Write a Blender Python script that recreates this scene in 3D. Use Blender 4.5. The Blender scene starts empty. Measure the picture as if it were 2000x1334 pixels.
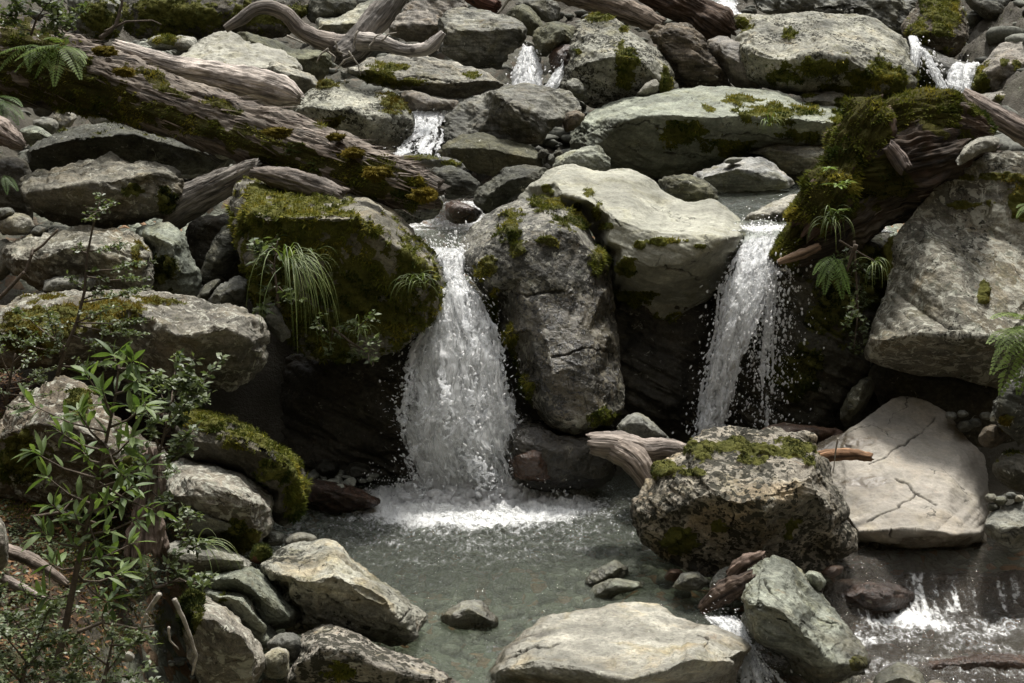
import bpy, bmesh, math, random
import numpy as np
from mathutils import Vector, Matrix
from mathutils.geometry import delaunay_2d_cdt
random.seed(7); RNG = np.random.default_rng(7)
scn = bpy.context.scene
COL = scn.collection

# ------------------------------------------------------------------ camera
CAM_H, PITCH, FPX = 2.6, math.radians(9.0), 2000 * 50 / 36.0
cam = bpy.data.cameras.new('camera'); cam.lens = 50; cam.sensor_width = 36
cam.clip_start = 0.1; cam.clip_end = 600
camo = bpy.data.objects.new('camera', cam); COL.objects.link(camo)
camo.location = (0, 0, CAM_H); camo.rotation_euler = (math.radians(90) - PITCH, 0, 0)
scn.camera = camo
# ------------------------------------------------------------------ sky, sun, exposure
SUN_EL, SUN_AZ = math.radians(73), math.radians(22)      # azimuth from +Y (behind the fall), negative = left
world = bpy.data.worlds.new('World'); scn.world = world; world.use_nodes = True
wn = world.node_tree.nodes; bg = wn['Background']
sky = wn.new('ShaderNodeTexSky'); sky.sky_type = 'NISHITA'; sky.sun_disc = False
sky.sun_elevation = SUN_EL; sky.sun_rotation = SUN_AZ
sky.air_density = 1.0; sky.dust_density = 2.5; sky.ozone_density = 0.6
hs = wn.new('ShaderNodeHueSaturation'); hs.inputs['Saturation'].default_value = 0.06   # high thin cloud
world.node_tree.links.new(sky.outputs[0], hs.inputs['Color'])
world.node_tree.links.new(hs.outputs[0], bg.inputs[0]); bg.inputs[1].default_value = 0.15
sun = bpy.data.lights.new('sun', 'SUN'); sun.energy = 2.3; sun.angle = math.radians(9); sun.color = (1.0, 0.96, 0.89)
suno = bpy.data.objects.new('sun', sun); COL.objects.link(suno)
sdir = Vector((math.sin(SUN_AZ) * math.cos(SUN_EL), math.cos(SUN_AZ) * math.cos(SUN_EL), math.sin(SUN_EL)))
suno.rotation_euler = (-sdir).to_track_quat('-Z', 'Y').to_euler(); suno.location = (-4, 14, 20)
scn.view_settings.view_transform = 'Standard'; scn.view_settings.look = 'None'
scn.view_settings.exposure = 1.18; scn.view_settings.gamma = 1.0
scn.cycles.max_bounces = 6; scn.cycles.diffuse_bounces = 3; scn.cycles.glossy_bounces = 3
scn.cycles.transparent_max_bounces = 24; scn.cycles.caustics_reflective = False; scn.cycles.caustics_refractive = False
scn.cycles.use_denoising = True
scn.cycles.sample_clamp_indirect = 3.0

# ------------------------------------------------------------------ maths helpers
SP, CP = math.sin(PITCH), math.cos(PITCH)
def P(px, py, Y):
    """world point that stands at depth Y on the sight line of a photo pixel"""
    px = np.asarray(px, float); py = np.asarray(py, float); Y = np.asarray(Y, float)
    a = (px - 1000) / FPX; b = (667 - py) / FPX
    t = Y / (CP + SP * b)
    return np.stack([t * a, t * (CP + SP * b), CAM_H + t * (-SP + CP * b)], -1)
def PV(px, py, Y): return Vector(P(px, py, Y))
def proj(V):
    x = V[:, 0]; y = V[:, 1]; z = V[:, 2] - CAM_H
    d = y * CP - z * SP; u = y * SP + z * CP
    return 1000 + FPX * x / d, 667 - FPX * u / d
def Yz(py, z):
    """depth at which a photo row meets the level z"""
    ang = PITCH + math.atan((py - 667) / FPX); return (CAM_H - z) / math.tan(ang)

_G = np.array([[1,1,0],[-1,1,0],[1,-1,0],[-1,-1,0],[1,0,1],[-1,0,1],[1,0,-1],[-1,0,-1],[0,1,1],[0,-1,1],[0,1,-1],[0,-1,-1],[1,1,0],[-1,1,0],[0,-1,1],[0,-1,-1]], np.float32)
def perlin(Pn, seed=0):
    Pn = np.asarray(Pn, np.float32); i0 = np.floor(Pn); f = Pn - i0; i0 = i0.astype(np.int64)
    u = f * f * f * (f * (f * 6 - 15) + 10)
    def h(ix, iy, iz):
        k = (ix * 374761393 + iy * 668265263 + iz * 2147483647 + seed * 1274126177) & 0xffffffff
        k = ((k ^ (k >> 13)) * 1274126177) & 0xffffffff
        return ((k ^ (k >> 16)) >> 4) & 15
    out = np.zeros(len(Pn), np.float32)
    for dx in (0, 1):
        wx = u[:, 0] if dx else 1 - u[:, 0]
        for dy in (0, 1):
            wy = u[:, 1] if dy else 1 - u[:, 1]
            for dz in (0, 1):
                wz = u[:, 2] if dz else 1 - u[:, 2]
                g = _G[h(i0[:, 0] + dx, i0[:, 1] + dy, i0[:, 2] + dz)]
                d = g[:, 0] * (f[:, 0] - dx) + g[:, 1] * (f[:, 1] - dy) + g[:, 2] * (f[:, 2] - dz)
                out += wx * wy * wz * d
    return out
def fbm(Pn, oct=4, seed=0, rough=0.5):
    a = 1.0; s = 0; Pn = np.asarray(Pn, np.float32)
    for k in range(oct):
        s = s + a * perlin(Pn * (2.03 ** k) + 17.3 * k, seed + k); a *= rough
    return s
def ridged(Pn, oct=4, seed=0):
    a = 1.0; s = 0; Pn = np.asarray(Pn, np.float32)
    for k in range(oct):
        s = s + a * (1 - 2.2 * np.abs(perlin(Pn * (2.1 ** k) + 9.1 * k, seed + k))); a *= 0.5
    return s
def sstep(a, b, x):
    t = np.clip((x - a) / (b - a), 0, 1); return t * t * (3 - 2 * t)

# ------------------------------------------------------------------ object helpers
def raw_mesh(name, V, faces_idx, loop_counts, mat=None, smooth=True, attrs=None):
    """V (n,3); faces_idx flat int array; loop_counts per-face vertex count"""
    me = bpy.data.meshes.new(name)
    V = np.asarray(V, np.float32); fi = np.asarray(faces_idx, np.int32).ravel(); lc = np.asarray(loop_counts, np.int32)
    me.vertices.add(len(V)); me.vertices.foreach_set('co', V.ravel())
    me.loops.add(len(fi)); me.loops.foreach_set('vertex_index', fi)
    me.polygons.add(len(lc)); st = np.zeros(len(lc), np.int32); st[1:] = np.cumsum(lc)[:-1]
    me.polygons.foreach_set('loop_start', st)
    me.polygons.foreach_set('use_smooth', np.full(len(lc), smooth, bool))
    for k, a in (attrs or {}).items():
        at = me.attributes.new(k, 'FLOAT', 'POINT'); at.data.foreach_set('value', np.asarray(a, np.float32))
    me.update(); me.validate()
    if mat: me.materials.append(mat)
    return me
class MB:
    """collects pieces of ONE mesh"""
    def __init__(s): s.V = []; s.F = []; s.C = []; s.T = []; s.n = 0
    def add(s, V, F, tint=0.5):
        V = np.asarray(V, np.float32).reshape(-1, 3); s.V.append(V)
        for f in F: s.F.extend([i + s.n for i in f]); s.C.append(len(f))
        s.T.append(np.full(len(V), tint, np.float32) if np.isscalar(tint) else np.asarray(tint, np.float32)); s.n += len(V)
    def add_np(s, V, F, tint):
        """F (m,k) array of equal sized faces"""
        V = np.asarray(V, np.float32).reshape(-1, 3); F = np.asarray(F)
        s.V.append(V); s.F.extend((F + s.n).ravel().tolist()); s.C.extend([F.shape[1]] * len(F))
        s.T.append(np.broadcast_to(np.asarray(tint, np.float32), (len(V),))); s.n += len(V)
    def tube(s, pts, rad, sides=6, tint=0.5, cap=True):
        pts = np.asarray(pts, float); n = len(pts); rad = np.broadcast_to(rad, (n,))
        V = []; prev = None
        for i in range(n):
            d = pts[min(i + 1, n - 1)] - pts[max(i - 1, 0)]; d = d / (np.linalg.norm(d) + 1e-9)
            if prev is None:
                a = np.cross(d, (0, 0, 1)); 
                if np.linalg.norm(a) < 0.1: a = np.cross(d, (1, 0, 0))
            else: a = prev - d * prev.dot(d)
            a = a / (np.linalg.norm(a) + 1e-9); prev = a; b = np.cross(d, a)
            for k in range(sides):
                t = 2 * math.pi * k / sides; V.append(pts[i] + rad[i] * (math.cos(t) * a + math.sin(t) * b))
        F = []
        for i in range(n - 1):
            for k in range(sides):
                k2 = (k + 1) % sides; F.append((i * sides + k, i * sides + k2, (i + 1) * sides + k2, (i + 1) * sides + k))
        if cap: F.append(tuple(range(sides))[::-1]); F.append(tuple((n - 1) * sides + k for k in range(sides)))
        s.add(V, F, tint)
    def leaf(s, p, d, up, L, W, droop=0.25, fold=0.25, tint=0.5, n=4):
        p = np.asarray(p, float); d = np.asarray(d, float); d = d / np.linalg.norm(d)
        up = np.asarray(up, float); sd = np.cross(d, up); sd = sd / (np.linalg.norm(sd) + 1e-9); nn = np.cross(sd, d)
        V = [p]; prof = [0.0, 0.72, 1.0, 0.72, 0.0] if n == 4 else [0.0, 1.0, 0.0]
        m = len(prof) - 1; F = []
        for i in range(1, m):
            t = i / m; c = p + d * L * t - nn * droop * L * t * t
            w = W * 0.5 * prof[i]
            V += [c - sd * w + nn * fold * w, c, c + sd * w + nn * fold * w]
        V.append(p + d * L - nn * droop * L)
        F += [(0, 2, 1), (0, 3, 2)]
        for i in range(m - 2):
            a = 1 + 3 * i; F += [(a, a + 1, a + 4, a + 3), (a + 1, a + 2, a + 5, a + 4)]
        a = 1 + 3 * (m - 2); z = len(V) - 1; F += [(a, a + 1, z), (a + 1, a + 2, z)]
        s.add(V, F, tint)
    def blades(s, p, base_dir, tip, w, tint):
        """many triangles at once; p,tip (n,3); base_dir (n,3)"""
        n = len(p); V = np.stack([p - base_dir * w[:, None], p + base_dir * w[:, None], tip], 1).reshape(-1, 3)
        s.add_np(V, np.arange(3 * n).reshape(n, 3), np.repeat(tint, 3))
    def obj(s, name, mat, parent=None, smooth=True, origin=None):
        V = np.concatenate(s.V); T = np.concatenate(s.T)
        if origin is not None: V = V - np.asarray(origin, np.float32)
        me = raw_mesh(name, V, s.F, s.C, mat, smooth, {'tint': T})
        o = bpy.data.objects.new(name, me); COL.objects.link(o)
        if parent: o.parent = parent
        elif origin is not None: o.location = origin
        return o
def tag(o, label=None, cat=None, group=None, kind=None):
    if label: o['label'] = label
    if cat: o['category'] = cat
    if group: o['group'] = group
    if kind: o['kind'] = kind
    return o
def empty(name, loc):
    o = bpy.data.objects.new(name, None); COL.objects.link(o); o.location = loc; o.empty_display_size = 0.1; return o

_tmp_obj = None
def voxel(V, F, vox):
    """uniform closed surface round a control mesh -> V, quads"""
    me = bpy.data.meshes.new('tmp'); me.from_pydata([tuple(v) for v in V], [], F); me.update()
    o = bpy.data.objects.new('tmp', me); COL.objects.link(o)
    m = o.modifiers.new('r', 'REMESH'); m.mode = 'VOXEL'; m.voxel_size = vox; m.adaptivity = 0
    dg = bpy.context.evaluated_depsgraph_get(); e = o.evaluated_get(dg); em = e.to_mesh()
    Vn = np.empty(len(em.vertices) * 3, np.float32); em.vertices.foreach_get('co', Vn); Vn = Vn.reshape(-1, 3)
    Q = np.empty(len(em.loops), np.int32); em.loops.foreach_get('vertex_index', Q); Q = Q.reshape(-1, 4)
    e.to_mesh_clear(); bpy.data.objects.remove(o); bpy.data.meshes.remove(me)
    return Vn.copy(), Q.copy()
def normals(V, Q):
    n = np.cross(V[Q[:, 2]] - V[Q[:, 0]], V[Q[:, 3]] - V[Q[:, 1]])
    N = np.zeros_like(V)
    for c in range(3):
        for k in range(4): N[:, c] += np.bincount(Q[:, k], n[:, c], len(V))
    return N / (np.linalg.norm(N, axis=1, keepdims=True) + 1e-12)
def smooth_mesh(V, Q, it, lam=0.5):
    A = np.concatenate([Q[:, 0], Q[:, 1], Q[:, 2], Q[:, 3]]); B = np.concatenate([Q[:, 1], Q[:, 2], Q[:, 3], Q[:, 0]])
    I = np.concatenate([A, B]); J = np.concatenate([B, A]); cnt = np.bincount(I, minlength=len(V)).astype(np.float32)
    for k in range(it):
        S = np.stack([np.bincount(I, V[J, c], len(V)) for c in range(3)], 1) / cnt[:, None]
        l = lam if k % 2 == 0 or it < 4 else -lam * 0.55     # Taubin: rounds edges without shrinking
        V = V + l * (S - V)
    return V.astype(np.float32)
def dens(pts, step, closed):
    out = []; n = len(pts)
    for i in range(n if closed else n - 1):
        a = np.array(pts[i], float); b = np.array(pts[(i + 1) % n], float)
        m = max(1, int(math.hypot(*(b - a)[:2]) / step))
        for k in range(m): out.append(a + (b - a) * k / m)
    if not closed: out.append(np.array(pts[-1], float))
    return np.array(out)
def inpoly(x, y, O):
    c = False; n = len(O); j = n - 1
    for i in range(n):
        if (O[i][1] > y) != (O[j][1] > y) and x < (O[j][0] - O[i][0]) * (y - O[i][1]) / (O[j][1] - O[i][1]) + O[i][0]: c = not c
        j = i
    return c
def chaikin(O):
    O = np.asarray(O, float); N = np.roll(O, -1, 0); return np.stack([O * .8 + N * .2, O * .2 + N * .8], 1).reshape(-1, 2)
# ------------------------------------------------------------------ materials
class NT:
    def __init__(s, name):
        s.m = bpy.data.materials.new(name); s.m.use_nodes = True; s.t = s.m.node_tree; s.n = s.t.nodes; s.n.clear()
        s.out = s.n.new('ShaderNodeOutputMaterial')
    def new(s, typ, **kw):
        n = s.n.new('ShaderNode' + typ)
        for k, v in kw.items(): setattr(n, k, v)
        return n
    def link(s, a, b): s.t.links.new(a, b)
    def set(s, sock, v):
        if isinstance(v, bpy.types.NodeSocket): s.link(v, sock)
        elif sock.type == 'RGBA' and isinstance(v, (int, float)): sock.default_value = (v, v, v, 1)
        else: sock.default_value = v
    def noise(s, vec, scale, detail=6, rough=0.6, dist=0.0):
        n = s.new('TexNoise'); s.link(vec, n.inputs['Vector']); n.inputs['Scale'].default_value = scale
        n.inputs['Detail'].default_value = detail; n.inputs['Roughness'].default_value = rough; n.inputs['Distortion'].default_value = dist
        return n.outputs[0]
    def ramp(s, v, a, b, lo=0.0, hi=1.0):
        n = s.new('MapRange'); n.interpolation_type = 'SMOOTHSTEP'
        s.set(n.inputs['Value'], v); s.set(n.inputs['From Min'], a); s.set(n.inputs['From Max'], b); s.set(n.inputs['To Min'], lo); s.set(n.inputs['To Max'], hi)
        return n.outputs[0]
    def math(s, op, a, b=0.0, clamp=False):
        n = s.new('Math', operation=op, use_clamp=clamp); s.set(n.inputs[0], a); s.set(n.inputs[1], b); return n.outputs[0]
    def mix(s, f, a, b, typ='MIX'):
        n = s.new('MixRGB', blend_type=typ); s.set(n.inputs[0], f); s.set(n.inputs[1], a); s.set(n.inputs[2], b); return n.outputs[0]
    def attr(s, name, obj=False):
        n = s.new('Attribute'); n.attribute_type = 'OBJECT' if obj else 'GEOMETRY'; n.attribute_name = name; return n.outputs['Fac']
    def vec(s, off=True, scale=None, rot=None):
        tc = s.new('TexCoord').outputs['Object']
        if off:
            oi = s.new('ObjectInfo'); v = s.new('VectorMath', operation='MULTIPLY_ADD')
            cx = s.new('CombineXYZ'); s.link(oi.outputs['Random'], cx.inputs[0]); s.link(oi.outputs['Random'], cx.inputs[1]); s.link(oi.outputs['Random'], cx.inputs[2])
            s.link(cx.outputs[0], v.inputs[0]); v.inputs[1].default_value = (37, 61, 83); s.link(tc, v.inputs[2]); tc = v.outputs[0]
        return tc
    def mapping(s, v, scale=(1, 1, 1), rot=(0, 0, 0)):
        m = s.new('Mapping'); s.link(v, m.inputs['Vector']); m.inputs['Scale'].default_value = scale; m.inputs['Rotation'].default_value = rot; return m.outputs[0]
    def bump(s, h, strength, dist, prev=None):
        b = s.new('Bump'); s.link(h, b.inputs['Height']); s.set(b.inputs['Strength'], strength); b.inputs['Distance'].default_value = dist
        if prev: s.link(prev, b.inputs['Normal'])
        return b.outputs[0]
    def bsdf(s, color, rough, normal=None, spec=0.4):
        b = s.new('BsdfPrincipled'); s.set(b.inputs['Base Color'], color); s.set(b.inputs['Roughness'], rough)
        s.set(b.inputs['Specular IOR Level'], spec)
        if normal: s.link(normal, b.inputs['Normal'])
        return b.outputs[0]
    def done(s, sh): s.link(sh, s.out.inputs['Surface']); return s.m

def make_rock():
    t = NT('rock'); v = t.vec(); base = t.new('ObjectInfo').outputs['Color']
    speck = t.attr('speck', True); lich = t.attr('lichen', True); strk = t.attr('streak', True); wetO = t.attr('wet', True); warm = t.attr('warm', True)
    moss = t.attr('moss'); wetv = t.attr('damp')
    big = t.noise(v, 1.7, 5, 0.55, 0.4); mid = t.noise(v, 7, 8, 0.65, 0.3); fin = t.noise(v, 38, 6, 0.7); grit = t.noise(v, 150, 3, 0.7)
    sv = t.mapping(v, (3, 3, 26), (0.5, 0.35, 0.2)); st = t.noise(sv, 1.3, 7, 0.62, 0.5)
    c = t.mix(1, base, t.ramp(big, 0.3, 0.7, 0.62, 1.25), 'MULTIPLY')
    c = t.mix(1, c, t.ramp(mid, 0.28, 0.72, 0.66, 1.24), 'MULTIPLY')
    c = t.mix(1, c, t.ramp(fin, 0.28, 0.72, 0.62, 1.28), 'MULTIPLY')
    c = t.mix(1, c, t.ramp(grit, 0.3, 0.7, 0.82, 1.14), 'MULTIPLY')
    grey = t.ramp(t.noise(v, 2.6, 7, 0.68, 1.0), 0.44, 0.60); c = t.mix(t.math('MULTIPLY', grey, 0.62), c, t.mix(1, c, (0.50, 0.52, 0.53, 1), 'MULTIPLY'))
    pits = t.ramp(t.noise(v, 62, 3, 0.55, 0.4), 0.60, 0.68); c = t.mix(t.math('MULTIPLY', pits, 0.6), c, (0.03, 0.03, 0.024, 1))
    rs = t.ramp(t.noise(v, 5.5, 6, 0.65, 1.4), 0.62, 0.70); c = t.mix(t.math('MULTIPLY', rs, 0.45), c, t.mix(1, c, (0.95, 0.68, 0.50, 1), 'MULTIPLY'))
    c = t.mix(strk, c, t.mix(1, c, t.ramp(st, 0.33, 0.66, 0.42, 1.4), 'MULTIPLY'))
    # warm stains (iron, dry lichen)
    w = t.ramp(t.noise(v, 3.1, 6, 0.6, 0.8), 0.5, 0.68); c = t.mix(t.math('MULTIPLY', w, warm), c, t.mix(1, c, (1.08, 0.90, 0.64, 1), 'MULTIPLY'))
    plain = t.attr('plain', True); c = t.mix(t.math('MULTIPLY', plain, 0.75), c, t.mix(1, base, t.ramp(big, 0.3, 0.7, 0.8, 1.08), 'MULTIPLY'))
    alg = t.ramp(t.noise(v, 3.3, 8, 0.7, 0.9), 0.50, 0.64); c = t.mix(t.math('MULTIPLY', alg, t.math('SUBTRACT', 0.55, t.math('MULTIPLY', plain, 0.4))), c, t.mix(1, c, (0.62, 0.58, 0.36, 1), 'MULTIPLY'))
    # hairline cracks
    vo = t.new('TexVoronoi', feature='DISTANCE_TO_EDGE'); vo.inputs['Scale'].default_value = 1.5
    dv = t.new('VectorMath', operation='ADD'); nz = t.new('TexNoise'); t.link(v, nz.inputs['Vector']); nz.inputs['Scale'].default_value = 3.0; nz.inputs['Detail'].default_value = 7
    t.link(v, dv.inputs[0]); t.link(nz.outputs['Color'], dv.inputs[1]); t.link(dv.outputs[0], vo.inputs['Vector'])
    crack = t.math('MULTIPLY', t.ramp(vo.outputs['Distance'], 0.002, 0.012, 1, 0), t.ramp(t.noise(v, 1.9, 3), 0.5, 0.6))
    c = t.mix(t.math('MULTIPLY', crack, 0.75), c, (0.02, 0.02, 0.016, 1))
    # pale crust lichen, then dark lichen tufts in clusters
    l1 = t.noise(v, 11, 7, 0.68, 1.2); lm = t.ramp(l1, t.math('SUBTRACT', 0.69, t.math('MULTIPLY', lich, 0.21)), t.math('SUBTRACT', 0.735, t.math('MULTIPLY', lich, 0.21)))
    c = t.mix(t.math('MULTIPLY', lm, 0.8), c, t.mix(fin, (0.26, 0.26, 0.21, 1), (0.50, 0.49, 0.42, 1)))
    l2 = t.noise(v, 19, 5, 0.6, 0.6); lm2 = t.ramp(l2, t.math('SUBTRACT', 0.74, t.math('MULTIPLY', lich, 0.19)), t.math('SUBTRACT', 0.78, t.math('MULTIPLY', lich, 0.19)))
    c = t.mix(t.math('MULTIPLY', lm2, 0.5), c, (0.095, 0.11, 0.08, 1))
    s1 = t.noise(v, 21, 4, 0.62, 0.3); gate = t.noise(v, 2.3, 4, 0.6)
    th = t.math('SUBTRACT', t.math('SUBTRACT', 0.935, t.math('MULTIPLY', speck, 0.17)), t.math('MULTIPLY', gate, 0.42))
    sm = t.math('MULTIPLY', t.ramp(s1, th, t.math('ADD', th, 0.035)), t.ramp(speck, 0.3, 0.9))
    for vs in (15.0, 33.0):                                       # round tufts, crowded where the gate is high
        v3 = t.new('TexVoronoi'); v3.inputs['Scale'].default_value = vs; dv3 = t.new('VectorMath', operation='MULTIPLY_ADD'); nz3 = t.new('TexNoise'); t.link(v, nz3.inputs['Vector']); nz3.inputs['Scale'].default_value = vs * 2.2; nz3.inputs['Detail'].default_value = 3
        t.link(nz3.outputs['Color'], dv3.inputs[0]); dv3.inputs[1].default_value = (.9 / vs,) * 3; t.link(v, dv3.inputs[2]); t.link(dv3.outputs[0], v3.inputs['Vector'])
        rr = t.math('MINIMUM', t.math('MULTIPLY', t.math('SUBTRACT', t.math('ADD', t.math('MULTIPLY', gate, 1.5), t.math('MULTIPLY', speck, 0.55)), 1.0), 1.25), 0.42)
        sm = t.math('MAXIMUM', sm, t.ramp(v3.outputs['Distance'], t.math('SUBTRACT', rr, 0.08), rr, 1.0, 0.0))
    c = t.mix(t.math('MULTIPLY', sm, 0.93), c, t.mix(fin, (0.012, 0.012, 0.008, 1), (0.035, 0.033, 0.02, 1)))
    ck = t.attr('crk'); c = t.mix(t.math('MULTIPLY', ck, 0.85), c, (0.018, 0.016, 0.012, 1))
    # moss film under the tufts
    mc = t.mix(t.noise(v, 16, 5), (0.028, 0.036, 0.007, 1), (0.125, 0.118, 0.022, 1))
    mm = t.ramp(t.math('ADD', moss, t.math('MULTIPLY', t.math('SUBTRACT', fin, 0.5), 0.7)), 0.3, 0.55)
    c = t.mix(mm, c, mc)
    wet = t.math('MAXIMUM', wetO, wetv); c = t.mix(wet, c, t.mix(1, c, (0.46, 0.42, 0.36, 1), 'MULTIPLY'))
    rough = t.mix(wet, t.ramp(mid, 0.3, 0.7, 0.68, 0.9), t.ramp(mid, 0.3, 0.7, 0.16, 0.36)); rough = t.mix(mm, rough, 0.95)
    h = t.math('ADD', t.math('ADD', t.math('MULTIPLY', mid, 0.6), t.math('MULTIPLY', fin, 0.34)), t.math('MULTIPLY', st, t.math('MULTIPLY', strk, 0.7)))
    h = t.math('ADD', h, t.math('MULTIPLY', sm, 0.22)); h = t.math('SUBTRACT', h, t.math('MULTIPLY', crack, 0.35)); h = t.math('ADD', h, t.math('MULTIPLY', grit, 0.07))
    n = t.bump(h, t.math('SUBTRACT', 0.9, t.math('MULTIPLY', plain, 0.55)), 0.04)
    return t.done(t.bsdf(c, rough, n, t.mix(wet, 0.25, 0.6)))
def make_wood():
    t = NT('weathered_wood'); v = t.vec(); base = t.new('ObjectInfo').outputs['Color']; moss = t.attr('moss'); grain = t.attr('grain'); gu = t.attr('gu'); rot = t.attr('rot', True)
    cx = t.new('CombineXYZ'); t.link(gu, cx.inputs[0]); t.link(grain, cx.inputs[1])
    gv = t.mapping(cx.outputs[0], (2.2, 26, 1)); g = t.noise(gv, 1.0, 9, 0.66, 0.5); g2 = t.noise(t.mapping(cx.outputs[0], (7, 120, 1)), 1.0, 4, 0.6)
    mid = t.noise(v, 6, 7, 0.65); fin = t.noise(v, 45, 5, 0.7)
    c = t.mix(1, base, t.ramp(g, 0.34, 0.66, 0.22, 1.6), 'MULTIPLY'); c = t.mix(1, c, t.ramp(g2, 0.3, 0.7, 0.7, 1.25), 'MULTIPLY'); c = t.mix(1, c, t.ramp(mid, 0.3, 0.7, 0.6, 1.3), 'MULTIPLY')
    bl = t.ramp(t.noise(v, 2.2, 5, 0.6, 0.6), 0.42, 0.66); c = t.mix(t.math('MULTIPLY', bl, t.math('SUBTRACT', 0.6, rot)), c, t.mix(1, t.mix(0.65, c, t.ramp(g, 0.3, 0.7, 0.08, 0.42)), (1.0, 0.95, 0.88, 1), 'MULTIPLY'))
    kn = t.new('TexVoronoi'); kn.inputs['Scale'].default_value = 2.6; t.link(v, kn.inputs['Vector']); c = t.mix(t.ramp(kn.outputs['Distance'], 0.05, 0.11, 0.8, 0.0), c, (0.03, 0.024, 0.018, 1))
    c = t.mix(t.math('MULTIPLY', t.ramp(mid, 0.48, 0.62), rot), c, (0.045, 0.026, 0.014, 1))
    mc = t.mix(t.noise(v, 14, 5), (0.020, 0.022, 0.006, 1), (0.080, 0.070, 0.015, 1)); mm = t.ramp(t.math('ADD', moss, t.math('MULTIPLY', t.math('SUBTRACT', fin, 0.5), 0.7)), 0.3, 0.55)
    c = t.mix(mm, c, mc)
    h = t.math('ADD', g, t.math('ADD', t.math('MULTIPLY', g2, 0.3), t.math('MULTIPLY', fin, 0.3)))
    return t.done(t.bsdf(c, t.mix(mm, 0.8, 0.95), t.bump(h, 0.8, 0.03), 0.2))
def make_moss(name, a, b, d):
    t = NT(name); ti = t.attr('tint'); c = t.mix(t.ramp(ti, 0.0, 0.55), a, b); c = t.mix(t.ramp(ti, 0.6, 1.0), c, d)
    df = t.bsdf(c, 0.85, None, 0.15); tr = t.new('BsdfTranslucent'); t.link(c, tr.inputs[0]); ms = t.new('MixShader'); ms.inputs[0].default_value = 0.25
    t.link(df, ms.inputs[1]); t.link(tr.outputs[0], ms.inputs[2]); return t.done(ms.outputs[0])
def make_leaf(name, a, b, rough=0.4, trans=0.3, spec=0.5):
    t = NT(name); ti = t.attr('tint'); v = t.vec(); c = t.mix(ti, a, b); c = t.mix(1, c, t.ramp(t.noise(v, 30, 3), 0.3, 0.7, 0.8, 1.2), 'MULTIPLY')
    df = t.bsdf(c, rough, None, spec); tr = t.new('BsdfTranslucent'); t.link(t.mix(1, c, (1.2, 1.3, 0.6, 1), 'MULTIPLY'), tr.inputs[0]); ms = t.new('MixShader'); ms.inputs[0].default_value = trans
    t.link(df, ms.inputs[1]); t.link(tr.outputs[0], ms.inputs[2]); return t.done(ms.outputs[0])
def make_water(name, tint, milk=0.17, milkc=(0.25, 0.275, 0.225, 1), foam_glint_col=(0.93, 0.94, 0.93, 1), bs=1.0, bd=0.085, sc=14):
    t = NT(name); foam = t.attr('foam'); v = t.vec(False); v2 = t.mapping(v, (1.0, 0.55, 1))  # foam also carries painted ripple and sky glints on pool and stream
    n1 = t.noise(v2, sc, 5, 0.65, 0.8); n2 = t.noise(v2, sc * 3.2, 3, 0.6, 0.4)
    nrm = t.bump(t.math('ADD', n1, t.math('MULTIPLY', n2, 0.35)), bs, bd)
    gl = t.new('BsdfGlossy'); gl.inputs['Roughness'].default_value = 0.05; t.link(nrm, gl.inputs['Normal'])
    tr = t.new('BsdfTransparent'); tr.inputs[0].default_value = tint
    df = t.new('BsdfDiffuse'); df.inputs[0].default_value = milkc; mk = t.new('MixShader'); mk.inputs[0].default_value = milk; t.link(tr.outputs[0], mk.inputs[1]); t.link(df.outputs[0], mk.inputs[2])
    fr = t.new('Fresnel'); fr.inputs[0].default_value = 1.33; t.link(nrm, fr.inputs[1])
    ms = t.new('MixShader'); t.link(t.math('MULTIPLY', fr.outputs[0], 1.15, True), ms.inputs[0]); t.link(mk.outputs[0], ms.inputs[1]); t.link(gl.outputs[0], ms.inputs[2])
    fn = t.noise(t.mapping(v, (1, 0.6, 1)), 42, 6, 0.72, 0.5)
    fm = t.ramp(t.math('ADD', foam, t.math('MULTIPLY', t.math('SUBTRACT', fn, 0.5), 1.5)), 0.25, 0.85)
    fo = t.bsdf(foam_glint_col, 0.5, nrm, 0.3); m2 = t.new('MixShader'); t.link(t.math('MULTIPLY', fm, 0.92), m2.inputs[0]); t.link(ms.outputs[0], m2.inputs[1]); t.link(fo, m2.inputs[2])
    return t.done(m2.outputs[0])
def make_foam(name, col, transp):
    t = NT(name); v = t.vec(False); n1 = t.noise(t.mapping(v, (1, 1, 0.45)), 34, 5, 0.65, 0.6); n2 = t.noise(v, 120, 3, 0.6)
    nrm = t.bump(t.math('ADD', n1, t.math('MULTIPLY', n2, 0.4)), 0.6, 0.02)
    b = t.bsdf(col, 0.16, nrm, 0.7); tl = t.new('BsdfTranslucent'); tl.inputs[0].default_value = col; m1 = t.new('MixShader'); m1.inputs[0].default_value = 0.6
    t.link(b, m1.inputs[1]); t.link(tl.outputs[0], m1.inputs[2])
    tr = t.new('BsdfTransparent'); m2 = t.new('MixShader'); t.link(t.ramp(n1, 0.36, 0.62, transp, 0.04), m2.inputs[0]); t.link(m1.outputs[0], m2.inputs[1]); t.link(tr.outputs[0], m2.inputs[2])
    return t.done(m2.outputs[0])
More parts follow.
